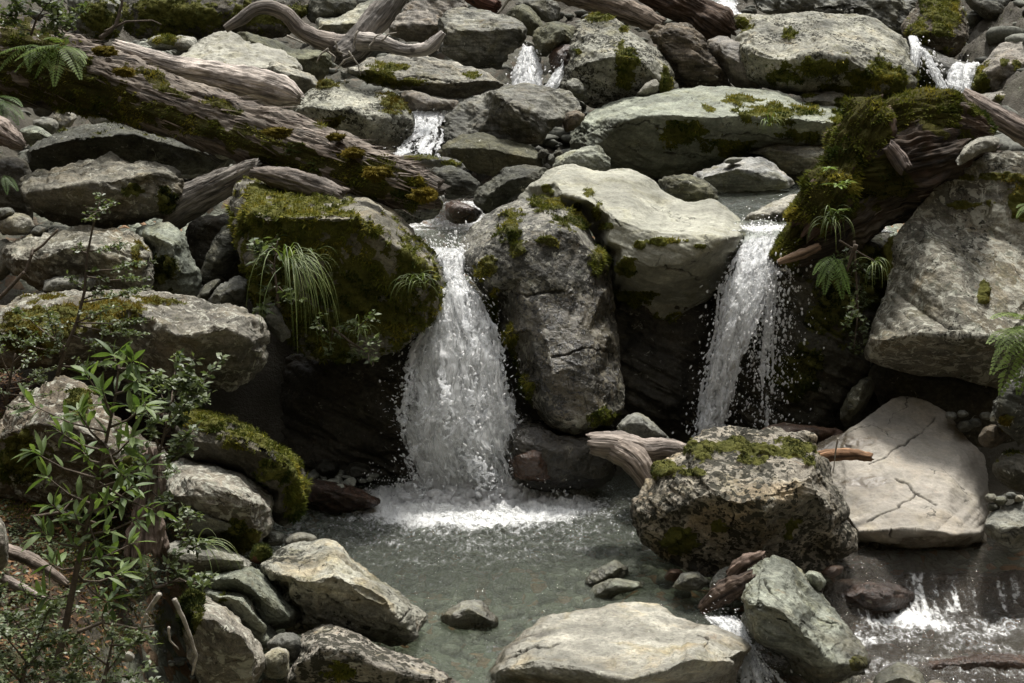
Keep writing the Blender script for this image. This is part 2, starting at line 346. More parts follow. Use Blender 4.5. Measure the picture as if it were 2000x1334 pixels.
def make_sheet(name, col):
    t = NT(name); fu = t.attr('fu'); fs = t.attr('fs'); dens_ = t.attr('dens'); lay = t.attr('layer'); cx = t.new('CombineXYZ'); t.link(fu, cx.inputs[0]); t.link(fs, cx.inputs[1]); t.link(lay, cx.inputs[2])
    n1 = t.noise(t.mapping(cx.outputs[0], (20, 5.0, 9)), 1.0, 6, 0.64, 1.3); n2 = t.noise(t.mapping(cx.outputs[0], (75, 17, 9)), 1.0, 4, 0.6, 0.7); n3 = t.noise(t.mapping(cx.outputs[0], (8, 2.6, 9)), 1.0, 3, 0.5, 1.0)
    s = t.math('ADD', t.math('ADD', t.math('MULTIPLY', n1, 0.75), t.math('MULTIPLY', n2, 0.2)), t.math('MULTIPLY', n3, 0.62)); s = t.math('SUBTRACT', s, 0.06); s = t.math('ADD', s, t.math('SUBTRACT', dens_, 0.7))
    a = t.ramp(s, 0.60, 0.78); nrm = t.bump(s, 1.0, 0.03)
    b = t.bsdf(col, 0.22, nrm, 0.8); tl = t.new('BsdfTranslucent'); tl.inputs[0].default_value = col; t.link(nrm, tl.inputs['Normal']); m1 = t.new('MixShader'); m1.inputs[0].default_value = 0.55; t.link(b, m1.inputs[1]); t.link(tl.outputs[0], m1.inputs[2])
    tr = t.new('BsdfTransparent'); m2 = t.new('MixShader'); t.link(a, m2.inputs[0]); t.link(tr.outputs[0], m2.inputs[1]); t.link(m1.outputs[0], m2.inputs[2]); return t.done(m2.outputs[0])
def make_ground():
    t = NT('stream_ground'); v = t.vec(False); bank = t.attr('bank'); mid = t.noise(v, 3, 7, 0.6); fin = t.noise(v, 40, 5, 0.7)
    vo = t.new('TexVoronoi'); vo.inputs['Scale'].default_value = 14; t.link(v, vo.inputs['Vector']); vo2 = t.new('TexVoronoi', feature='DISTANCE_TO_EDGE'); vo2.inputs['Scale'].default_value = 14; t.link(v, vo2.inputs['Vector'])
    sp = t.new('SeparateColor'); t.link(vo.outputs['Color'], sp.inputs[0])
    g = t.mix(sp.outputs[0], (0.14, 0.155, 0.12, 1), (0.25, 0.27, 0.21, 1)); g = t.mix(t.ramp(sp.outputs[1], 0.7, 0.9), g, (0.26, 0.16, 0.09, 1)); g = t.mix(t.ramp(vo2.outputs['Distance'], 0.0, 0.06, 0.4, 0), g, (0.07, 0.075, 0.06, 1))
    s = t.mix(t.ramp(fin, 0.35, 0.65), (0.018, 0.011, 0.007, 1), (0.075, 0.045, 0.026, 1)); s = t.mix(t.ramp(mid, 0.5, 0.62), s, (0.035, 0.034, 0.011, 1))
    c = t.mix(bank, g, s); c = t.mix(1, c, t.ramp(mid, 0.3, 0.7, 0.6, 1.2), 'MULTIPLY')
    wall = t.attr('wall'); c = t.mix(wall, c, t.mix(mid, (0.030, 0.027, 0.020, 1), (0.095, 0.086, 0.064, 1)))  # cliff and upper gaps darkened in colour to stand for their shade
    h = t.math('ADD', t.math('MULTIPLY', t.math('MINIMUM', vo2.outputs['Distance'], 0.2), t.math('SUBTRACT', 4.0, t.math('MULTIPLY', t.math('MAXIMUM', bank, wall), 4.0))), fin)
    return t.done(t.bsdf(c, 0.8, t.bump(h, 0.7, 0.03), 0.3))
def make_plain(name, a, b, sc=20, rough=0.8):
    t = NT(name); v = t.vec(); ti = t.attr('tint'); c = t.mix(ti, a, b); c = t.mix(1, c, t.ramp(t.noise(v, sc, 5, 0.65), 0.3, 0.7, 0.6, 1.35), 'MULTIPLY')
    return t.done(t.bsdf(c, rough, t.bump(t.noise(v, sc * 3, 4), 0.5, 0.01), 0.3))
M = dict(rock=make_rock(), wood=make_wood(),
    moss=make_moss('moss', (0.030, 0.044, 0.007, 1), (0.125, 0.135, 0.019, 1), (0.270, 0.235, 0.038, 1)),
    mossdark=make_moss('dark_moss', (0.014, 0.020, 0.005, 1), (0.050, 0.062, 0.012, 1), (0.120, 0.115, 0.022, 1)),
    mossyellow=make_moss('yellow_moss', (0.040, 0.034, 0.005, 1), (0.125, 0.098, 0.013, 1), (0.220, 0.165, 0.025, 1)),
    leaf=make_leaf('broad_leaf', (0.060, 0.100, 0.028, 1), (0.160, 0.215, 0.075, 1), 0.5, 0.38, 0.35),
    small=make_leaf('small_leaf', (0.055, 0.080, 0.032, 1), (0.150, 0.180, 0.085, 1), 0.45, 0.3),
    fern=make_leaf('fern_green', (0.060, 0.110, 0.022, 1), (0.180, 0.240, 0.060, 1), 0.5, 0.4, 0.3),
    grass=make_leaf('grass_green', (0.065, 0.105, 0.026, 1), (0.190, 0.220, 0.080, 1), 0.5, 0.3, 0.35),
    dry=make_leaf('dry_leaf', (0.050, 0.026, 0.012, 1), (0.260, 0.140, 0.065, 1), 0.7, 0.15, 0.2),
    bark=make_plain('twig_bark', (0.045, 0.034, 0.024, 1), (0.12, 0.095, 0.07, 1), 30),
    fibre=make_plain('bark_fibre', (0.07, 0.052, 0.04, 1), (0.30, 0.25, 0.21, 1), 25),
    pale_bark=make_plain('pale_bark', (0.20, 0.18, 0.15, 1), (0.36, 0.33, 0.28, 1), 30),
    water=make_water('pool_water', (0.84, 0.88, 0.80, 1)), upper=make_water('upper_water', (0.84, 0.87, 0.80, 1), bs=0.45),
    film=make_water('water_film', (0.90, 0.87, 0.82, 1), bs=1.0, bd=0.05, sc=13, milk=0.14, milkc=(0.28, 0.25, 0.21, 1)),
    foam=make_foam('falling_water', (0.95, 0.96, 0.97, 1), 0.35), spray=make_foam('spray', (0.95, 0.95, 0.95, 1), 0.2), sheet=make_sheet('water_veil', (0.97, 0.98, 0.98, 1)), froth=make_foam('froth', (0.95, 0.95, 0.95, 1), 0.12),
    ground=make_ground(), gravel=make_plain('gravel', (0.060, 0.060, 0.050, 1), (0.31, 0.32, 0.265, 1), 30))
# ------------------------------------------------------------------ ground of the gully
def bankmask(X, Y): return sstep(0.0, 0.7, (-1.45 - 0.035 * (Y - 6)) - X) * sstep(10.6, 9.2, Y)
def zbed(X, Y):
    X = np.asarray(X, float); Y = np.asarray(Y, float)
    prof = np.interp(Y, [-40, -14, -1, 4, 5.5, 9.8, 10.55, 10.95, 12.2, 13, 14.2, 15.5, 16.5, 18, 20, 22, 25, 40, 80], [36, 9, -.3, -.55, -.45, -.38, -.25, 1.28, 1.42, 1.55, 2.0, 2.35, 2.75, 3.15, 3.6, 4.3, 7, 19, 38])  # unseen rise behind the camera added to keep sky light off front faces
    bm = bankmask(X, Y); bank = 0.42 + 0.28 * np.clip(-1.9 - X, 0, None) + 0.03 * (Y - 6)
    z = prof * (1 - bm) + np.maximum(prof, bank) * bm
    left = np.clip(-4.2 - X - 0.1 * np.clip(Y - 10, 0, 99), 0, None); right = np.clip(X - 4.0 - 0.12 * np.clip(Y - 10, 0, 99), 0, None)
    return z + 0.75 * left + 0.5 * np.clip(left - 3, 0, None) + 0.85 * right + 0.4 * np.clip(right - 3, 0, None)
def ground_mesh(name, x, y, zoff=0.0):
    Xg, Yg = np.meshgrid(x, y, indexing='ij'); V = np.stack([Xg, Yg, zbed(Xg, Yg)], -1).reshape(-1, 3)
    q = V.astype(np.float32); far = np.clip((V[:, 1] - 22) / 20, 0, 1) + np.clip((np.abs(V[:, 0]) - 5) / 12, 0, 1)
    up = sstep(13, 14, V[:, 1]); V[:, 2] += up * (0.07 * ridged(q * 4.5, 3, 41) - .05) + 0.16 * fbm(q * 1.3, 4, 3) * (1 + 5 * np.clip(far, 0, 1)) * (1 - 0.6 * bankmask(V[:, 0], V[:, 1])) + 0.03 * fbm(q * 7, 3, 4)
    nx, ny = len(x), len(y); i, j = np.meshgrid(np.arange(nx - 1), np.arange(ny - 1), indexing='ij')
    Q = np.stack([i * ny + j, (i + 1) * ny + j, (i + 1) * ny + j + 1, i * ny + j + 1], -1).reshape(-1, 4)
    bm = np.clip(bankmask(V[:, 0], V[:, 1]) + sstep(3, 5, np.abs(V[:, 0]) - 0.1 * np.clip(V[:, 1] - 10, 0, 99)) + sstep(19, 20.5, V[:, 1]), 0, 1)
    wall = np.clip(sstep(9.9, 10.3, V[:, 1]) * sstep(11.4, 11.0, V[:, 1]) + .85 * sstep(13.2, 13.8, V[:, 1]), 0, 1)  # marks cave cliff and upper gaps, where shade is painted dark
    o = bpy.data.objects.new(name, raw_mesh(name, V, Q.ravel(), np.full(len(Q), 4), M['ground'], True, {'bank': bm, 'wall': wall})); COL.objects.link(o); return tag(o, kind='structure')
gx = np.concatenate([np.linspace(-60, -6, 40), np.linspace(-5.95, 6, 300), np.linspace(6.2, 60, 40)]); gy = np.concatenate([np.linspace(-25, 3.5, 20), np.linspace(3.7, 24, 420), np.linspace(24.5, 80, 50)])
ground_mesh('ground', gx, gy)
# ------------------------------------------------------------------ water
def sheet(name, x0, x1, y0, y1, zf, mat, step, amp=0.01, freq=6, foam=None, mask=None, seed=1, aniso=0.5, parent=None):
    nx = int((x1 - x0) / step) + 2; ny = int((y1 - y0) / step) + 2; Xg, Yg = np.meshgrid(np.linspace(x0, x1, nx), np.linspace(y0, y1, ny), indexing='ij')
    Z = zf(Xg, Yg); V = np.stack([Xg, Yg, Z], -1).reshape(-1, 3); q = V.astype(np.float32) * np.array([1, 1 / max(aniso, .1) * .5, 1], np.float32)
    A = amp(V[:, 0], V[:, 1]) if callable(amp) else amp
    V[:, 2] += A * (fbm(q * freq, 4, seed, .55) + 0.5 * ridged(q * freq * .7, 3, seed + 4) - .4)
    fo = foam(V) if foam else np.zeros(len(V)); V[:, 2] += 0.025 * np.clip(fo, 0, 1.3) * (0.4 + np.abs(fbm(q * 16, 3, seed + 8)))
    i, j = np.meshgrid(np.arange(nx - 1), np.arange(ny - 1), indexing='ij'); Q = np.stack([i * ny + j, (i + 1) * ny + j, (i + 1) * ny + j + 1, i * ny + j + 1], -1).reshape(-1, 4)
    if mask is not None:
        c = V[Q].mean(1); k = mask(c); Q = Q[k]; used = np.unique(Q); mp = np.full(len(V), -1); mp[used] = np.arange(len(used)); V = V[used]; fo = fo[used]; Q = mp[Q]
    o = bpy.data.objects.new(name, raw_mesh(name, V, Q.ravel(), np.full(len(Q), 4), mat, True, {'foam': fo})); COL.objects.link(o)
    if parent: o.parent = parent
    return o
def inside(V, poly):
    px, py = V[:, 0], V[:, 1]; c = np.zeros(len(V), bool); n = len(poly)
    for a in range(n):
        (xa, ya), (xb, yb) = poly[a], poly[a - 1]; cond = ((ya > py) != (yb > py)) & (px < (xb - xa) * (py - ya) / (yb - ya + 1e-12) + xa); c ^= cond
    return c
def gnd(px, py, z):
    Y = Yz(py, z); p = P(px, py, Y); return p[0], p[1]
# main pool, z = 0
poolpoly = [gnd(x, y, 0) for x, y in ((560, 925), (1560, 925), (1560, 1010), (1450, 1110), (1440, 1170), (1400, 1225), (1200, 1240), (1060, 1330), (985, 1400), (640, 1420), (420, 1240), (430, 1040))]
fc = gnd(925, 990, 0)
def pool_foam_glints(V):
    dx = (V[:, 0] - fc[0]) / 0.66; dy = (V[:, 1] - (fc[1] + 0.06)) / 0.46; r = np.sqrt(dx * dx + dy * dy)
    f = 1.5 * sstep(1.55, 0.4, r); glints = 0.30 * sstep(3.0, 0.7, np.sqrt((dx / 1.15) ** 2 + ((dy + .5) / 1.4) ** 2))  # first term is real froth, second paints pale flecks as ripple glints
    n = fbm(V.astype(np.float32) * np.array([3, 7, 1], np.float32), 3, 77)
    g1 = gnd(1560, 925, 0); 
    return f + glints + 0.10 * sstep(.05, .5, n)  # noise flecks over the pool paint ripple glints as well
def poolamp(x, y):
    r = np.sqrt(((x - fc[0]) / 1.3) ** 2 + ((y - fc[1]) / 1.1) ** 2); return 0.020 + 0.020 * sstep(1.9, 0.2, r)
pl = sheet('pool', -2.6, 2.3, 5.7, 10.6, lambda x, y: 0 * x, M['water'], 0.011, poolamp, 7, pool_foam_glints, lambda c: inside(c, poolpoly), 3); tag(pl, kind='structure')
# right-hand stream: smooth run, ledge, lower run
def rz(x, y):
    edge = 7.98 + 0.10 * np.sin(x * 3.1) - 0.22 * sstep(2.35, 1.7, x); t = sstep(edge + .05, edge - 0.30, y); far = sstep(8.3, 10, y)
    return 0.055 + 0.03 * far - 0.265 * t ** 0.8 - 0.02 * np.clip(edge - y - .3, 0, 3)
def run_foam_glints(V):
    x, y = V[:, 0], V[:, 1]; edge = 7.98 + 0.10 * np.sin(x * 3.1) - 0.22 * sstep(2.35, 1.7, x); d = edge - y
    n = fbm(np.stack([x * 24, y * 2.2, 0 * x], 1), 4, 5, .75); n2 = fbm(np.stack([x * 2.0, y * 3.5, 0 * x], 1), 3, 15)
    return 0.42 * sstep(.02, .1, d) * sstep(.36, .2, d) * (0.45 + .9 * n + .9 * n2) + 0.6 * sstep(.2, .32, d) * sstep(.75, .3, d) * (0.75 + n2) * sstep(3.4, 2.2, x) + 0.30 * sstep(.3, .6, d) * (0.75 + 1.3 * n2) + .16 * sstep(0, -.2, d) * (.4 + 1.6 * n2)  # ledge and smooth-run streaks paint sky glints; lower run is white water
rpoly = [(1.02, 5.2), (1.12, 6.4), (1.05, 7.2), (1.45, 7.75), (1.55, 8.3), (1.0, 9.0), (0.85, 10.6), (3.2, 10.3), (4.6, 9), (4.6, 5.2)]
rs = sheet('stream', 0.85, 4.6, 5.2, 10.4, rz, M['film'], 0.012, lambda x, y: 0.007 + 0.026 * sstep(8.0, 7.7, y), 6, run_foam_glints, lambda c: inside(c, rpoly), 9, 0.8); tag(rs, kind='structure')
# low gully between the pale boulder and the green boulder
gl_ = sheet('gully_stream', 0.45, 1.3, 5.2, 7.35, lambda x, y: -0.16 - 0.10 * (7.3 - y) + 0 * x, M['film'], 0.011, 0.02, 7, lambda V: 0.45 + 0.5 * fbm(V.astype(np.float32) * 5, 3, 3), lambda c: c[:, 0] < 1.25, 31, .8); tag(gl_, kind='structure')
# upper pools
u1 = sheet('upper_pool', -1.3, 0.45, 10.02, 12.35, lambda x, y: 1.655 + 0 * x - 0.05 * sstep(10.3, 10.02, y), M['upper'], 0.014, 0.008, 6, lambda V: 0.55 * sstep(11.5, 12.3, V[:, 1]) + .25 * fbm(V.astype(np.float32) * np.array([3, 9, 1]), 3, 8), None, 12); tag(u1, kind='structure')
u2 = sheet('upper_pool', -1.2, 1.2, 12.1, 14.2, lambda x, y: 1.86 + 0 * x - 0.2 * sstep(12.5, 12.1, y), M['film'], 0.018, 0.012, 5, lambda V: 0.5 * sstep(12.75, 12.35, V[:, 1]) + .3 * fbm(V.astype(np.float32) * np.array([3, 8, 1]), 3, 18), None, 14); tag(u2, kind='structure')
u3 = sheet('upper_pool', 1.25, 2.75, 10.2, 14.2, lambda x, y: 1.78 + 0.062 * np.clip(y - 10.4, 0, 3) + 0.012 * np.sin(y * 9), M['upper'], 0.016, lambda x, y: 0.01 + .015 * sstep(11.6, 10.4, y), 5, lambda V: .5 * sstep(11.0, 10.3, V[:, 1]) + .3 * fbm(V.astype(np.float32) * np.array([4, 9, 1]), 3, 28), None, 17); tag(u3, kind='structure')
# ------------------------------------------------------------------ boulder builder
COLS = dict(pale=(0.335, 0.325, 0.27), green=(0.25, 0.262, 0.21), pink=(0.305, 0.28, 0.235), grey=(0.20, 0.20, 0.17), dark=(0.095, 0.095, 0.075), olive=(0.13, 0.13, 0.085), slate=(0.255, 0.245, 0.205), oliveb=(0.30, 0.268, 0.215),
            brown=(0.14, 0.115, 0.085), lich=(0.225, 0.208, 0.168), wetb=(0.125, 0.070, 0.042), black=(0.085, 0.078, 0.058), white=(0.42, 0.42, 0.39), rust=(0.16, 0.07, 0.03))  # black also darkens cave walls and gap rocks, shade put into the colour
ROCKS = []
def ell(x, y, L):
    m = np.full(len(x), -9.0)
    for e in L:
        c, s = (math.cos(math.radians(e[4])), math.sin(math.radians(e[4]))) if len(e) > 4 else (1, 0)
        dx = x - e[0]; dy = y - e[1]; u = (dx * c + dy * s) / e[2]; w = (-dx * s + dy * c) / e[3]
        m = np.maximum(m, 1 - np.sqrt(u * u + w * w))
    return m
def tufts(name, V, N, mask, size, mat, parent, org, dens_m2, droop=0.25, seed=0, long=1.0, cap=26000):
    """the moss cushion on a boulder or log: one mesh of many tiny blades"""
    r = np.random.default_rng(seed); w = mask.astype(float); tot = w.sum()
    if tot < 3: return None
    area = getattr(tufts, 'va', 1e-4) * tot; n = int(min(cap, max(40, area * dens_m2)))
    idx = r.choice(len(V), n, p=w / tot)
    p = V[idx] + r.normal(0, 1, (n, 3)) * tufts.vox * 0.5; nn = N[idx]
    big = fbm(V[idx] * 9, 3, seed + 5); clump = np.clip(0.75 + 1.3 * big, 0.25, 1.7)
    t = r.normal(0, 1, (n, 3)); t -= nn * (t * nn).sum(1, keepdims=True); t /= np.linalg.norm(t, axis=1, keepdims=True) + 1e-9
    L = size * r.uniform(0.5, 1.5, n) * clump * long; d = nn * 0.9 + r.normal(0, 0.42, (n, 3)); d[:, 2] -= droop; d /= np.linalg.norm(d, axis=1, keepdims=True)
    mb = MB(); tint = np.clip(0.45 + 0.9 * fbm(V[idx] * 4, 3, seed + 9) + r.normal(0, 0.16, n) + 0.12 * nn[:, 2], 0, 1)
    mb.blades(p - nn * size * 0.3, t, p + d * L[:, None], size * r.uniform(0.16, 0.34, n) * np.sqrt(clump), tint)
    o = mb.obj(name, mat, parent, True); o['kind'] = 'stuff'; return o
def R(kind, label, Y, O, ridge=None, pts_=None, uc=0.5, th=None, col='pale', speck=0.28, lichen=0.32, streak=0.25, wet=0.0, warm=0.3, moss=None, mk='moss', damp=None, rough=1.0, facets=5, smooth=8, bd=None, cat=None, group=None, tilt=1.0, seed=None, mossup=0, vox=None, name=None, tuft=1.0, plain=0.0, cracks=None):
    seed = seed if seed is not None else len(ROCKS) * 13 + 5; rr = np.random.default_rng(seed)
    O0 = np.array(O, float); xs, ys = O0[:, 0], O0[:, 1]; w = xs.max() - xs.min(); h = ys.max() - ys.min(); m_px = Y / FPX
    ctr = np.array([xs.mean() * .5 + (xs.max() + xs.min()) * .25, ys.mean() * .5 + (ys.max() + ys.min()) * .25])
    th = th if th is not None else min(0.5 * min(w, h) * m_px + 0.06, 0.9); size = min(w, h) * m_px
    O1 = chaikin(O0) if smooth > 4 else O0
    O1 = ctr + (O1 - ctr) * (1 + 2.5 / max(min(w, h), 20))
    D = dens(O1, max(5, (w + h) / 40), True); n = len(D); t = (D[:, 1] - ys.min()) / h
    # the outline stands deeper at its top and nearer at its bottom, so tops tip towards the sky
    dep = Y + th * tilt * (0.55 - 0.95 * t); pts = [(*q, dd) for q, dd in zip(D, dep)]
    inner = []
    if pts_: inner = [(p[0], p[1], Y - th * p[2]) for L_ in pts_ for p in dens(L_, max(5, (w + h) / 40), False) if inpoly(p[0], p[1], O1)]
    elif ridge:
        Rg = [(p[0], p[1], p[2] if len(p) > 2 else 1.0) for p in ridge]; Rd = dens(Rg, max(5, (w + h) / 40), False)
        for q in Rd:
            if inpoly(q[0], q[1], O1): inner.append((q[0], q[1], Y - th * q[2]))
            # lower front
            low = [D[i, 1] for i in range(n) if abs(D[i, 0] - q[0]) < (w + h) / 30 and D[i, 1] > q[1]]
            if low:
                yb = max(low)
                for f in (0.45, 0.78):
                    yy = q[1] + f * (yb - q[1])
                    if yb - q[1] > 14 and inpoly(q[0], yy, O1): inner.append((q[0], yy, Y - th * q[2] * (1.0 - uc * f)))
    else:
        c2 = ctr + np.array([0, -0.06 * h])
        for s_, dd in ((0.62, 0.80), (0.3, 1.02)):
            for q in dens(c2 + (D - ctr) * s_, max(8, (w + h) / 24), True):
                tr = (q[1] - ys.min()) / h
                if inpoly(q[0], q[1], O1): inner.append((q[0], q[1], Y - th * (dd - 0.28 * tilt * (0.5 - tr) * 2 * (0.5))))
    allp = pts + inner; v2 = [Vector((p[0], -p[1])) for p in allp]
    edges = [(i, (i + 1) % n) for i in range(n)]
    vo, eo, fo, ov, oe, of = delaunay_2d_cdt(v2, edges, [], 1, 0.01)
    dd = [allp[o[0]][2] if o else Y for o in ov]
    V = [tuple(P(v.x, -v.y, d_)) for v, d_ in zip(vo, dd)]; F = [tuple(f) for f in fo]
    mp = {}
    for i, o in enumerate(ov):
        for k in o: mp[k] = i
    ring = [mp[i] for i in range(n)]
    bd = bd if bd is not None else 0.55 * size + 0.1
    prev = ring
    for s_, f in ((0.8, 0.55), (0.42, 1.0)):
        cur = []
        for i in range(n):
            q = ctr + (D[i] - ctr) * s_; cur.append(len(V)); V.append(tuple(P(q[0], q[1], dep[i] + bd * f)))
        for i in range(n):
            j = (i + 1) % n; F.append((prev[i], prev[j], cur[j], cur[i]))
        prev = cur
    c_ = len(V); V.append(tuple(P(ctr[0], ctr[1], Y + bd * 1.12)))
    for i in range(n): F.append((prev[i], prev[(i + 1) % n], c_))
    vx = vox or max(2.3 * m_px, size / 150, 0.0035)
    Vn, Q = voxel(V, F, vx)
    lab = np.arange(len(Vn))                                          # keep the one solid piece
    for _ in range(200):
        m_ = lab[Q].min(1); new = lab.copy()
        for k_ in range(4): np.minimum.at(new, Q[:, k_], m_)
        new = new[new]
        if (new == lab).all(): break
        lab = new
    big_ = np.bincount(lab).argmax(); Q = Q[lab[Q[:, 0]] == big_]; us = np.unique(Q); mp_ = np.full(len(Vn), -1); mp_[us] = np.arange(len(us)); Vn = Vn[us]; Q = mp_[Q].astype(np.int32)
    Vn = smooth_mesh(Vn, Q, smooth)
    # flat breaks
    c3 = Vn.mean(0)
    for k in range(facets):
        nd = rr.normal(0, 1, 3); nd[1] = -abs(nd[1]); nd /= np.linalg.norm(nd); s = (Vn - c3) @ nd; lim = s.max() * rr.uniform(0.82, 0.95)
        ov_ = np.clip(s - lim, 0, None); Vn = Vn - (ov_ * 0.85)[:, None] * nd
    N = normals(Vn, Q); a = rough * min(size, 0.9); off = rr.uniform(-50, 50, 3).astype(np.float32)
    X = Vn + off
    d = 0.055 * a * fbm(X * (1.6 / max(size, .12)), 3, seed) + 0.022 * a * ridged(X * (3.2 / max(size, .12)), 3, seed + 3) * rough
    ca, sa = math.cos(0.45 + rr.normal(0, .25)), math.sin(0.45); S = np.stack([X[:, 0] * ca - X[:, 2] * sa, X[:, 1], X[:, 0] * sa + X[:, 2] * ca], 1)
    lay = fbm(S * np.array([1.6, 1.6, 11], np.float32) / max(size, .25) ** .5, 4, seed + 7, 0.6); d += 0.026 * a * rough * (0.4 + streak) * np.clip(lay * 1.6, -1, .5)
    d += 0.0055 * rough * fbm(X * 15, 4, seed + 11, 0.62) * min(1, size * 3) + 0.004 * rough * np.minimum(0, fbm(X * 6, 3, seed + 17) + .1) * 3 * min(1, size * 2)
    Vn = (Vn + N * (d - d.mean())[:, None]).astype(np.float32); N = normals(Vn, Q)
    px, py = proj(Vn); view = np.array([0, 0, CAM_H], np.float32) - Vn; view /= np.linalg.norm(view, axis=1, keepdims=True); front = (N * view).sum(1) > -0.15
    nz = fbm(Vn * 5 + off, 4, seed + 23, .6)
    mm = np.full(len(Vn), -9.0)
    if moss: mm = ell(px, py, moss) * 1.2 + 0.12
    if mossup: mm = np.maximum(mm, N[:, 2] * 1.2 - 1.3 + mossup)
    mm = np.where(front | (mossup > 0), sstep(0.12, 0.55, mm + 0.85 * nz + 0.35 * fbm(Vn * 26 + off, 3, seed + 29)), 0) if (moss or mossup) else np.zeros(len(Vn))
    if moss: Vn = (Vn + N * (mm * min(.03, size * .05) * np.clip(.4 + 1.1 * fbm(Vn * 13 + off, 3, seed + 37), 0, 1.4))[:, None]).astype(np.float32); N = normals(Vn, Q)
    ck = np.zeros(len(Vn))
    if cracks:
        jx = px + 7 * fbm(Vn * 9 + off, 3, seed + 41); jy = py + 7 * fbm(Vn * 9 + off + 31, 3, seed + 43); dmin = np.full(len(Vn), 99.)
        for ln in cracks:
            for (ax, ay), (bx, by) in zip(ln[:-1], ln[1:]):
                ux, uy = bx - ax, by - ay; tt = np.clip(((jx - ax) * ux + (jy - ay) * uy) / (ux * ux + uy * uy), 0, 1); dmin = np.minimum(dmin, np.hypot(jx - ax - tt * ux, jy - ay - tt * uy))
        wd = 0.5 + 1.5 * np.clip(.5 + fbm(Vn * 4 + off, 2, seed + 47), 0, 1.2); ck = np.where(front, sstep(wd + 1.0, wd - .8, dmin), 0); Vn = (Vn - N * (ck * .016)[:, None]).astype(np.float32)
    dm = sstep(0.0, 0.45, ell(px, py, damp) + 0.12 + 0.5 * nz) if damp else np.zeros(len(Vn))
    if Y < 10.2: dm = np.maximum(dm, .95 * sstep(.13, .05, Vn[:, 2] + .05 * nz))         # splashed band at the waterline
    org = np.array([Vn[:, 0].mean(), Vn[:, 1].mean(), Vn[:, 2].min()], np.float32)
    me = raw_mesh(name or kind, Vn - org, Q.ravel(), np.full(len(Q), 4), M['rock'], True, {'moss': mm, 'damp': dm, 'crk': ck})
    o = bpy.data.objects.new(name or kind, me); COL.objects.link(o); o.location = org
    jit = rr.uniform(.92, 1.08)
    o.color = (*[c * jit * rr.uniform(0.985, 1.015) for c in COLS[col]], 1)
    for k, vv in (('speck', speck), ('lichen', lichen), ('streak', streak), ('wet', wet), ('warm', warm), ('plain', plain)): o[k] = float(vv)
    tag(o, label, cat or kind, group or {'boulder': 'boulders of the stream bed', 'rock': 'rocks of the stream bed', 'stone': 'loose stones of the stream', 'slab': 'slabs of the stream bed'}.get(kind))
    if mm.max() > 0.3 and tuft > 0:
        Nv = normals(Vn, Q); tufts.vox = vx; tufts.va = vx * vx
        tufts('moss', Vn - org, Nv, np.where(mm > 0.4, mm, 0) * front, (0.0085 + 0.0009 * Y) * tuft, M[mk], o, org, 24000 * (9.5 / Y) ** 2 , seed=seed)
    ROCKS.append((o, Vn[:, 0].mean(), Y, org[2], px.min(), px.max(), py.max())); return o

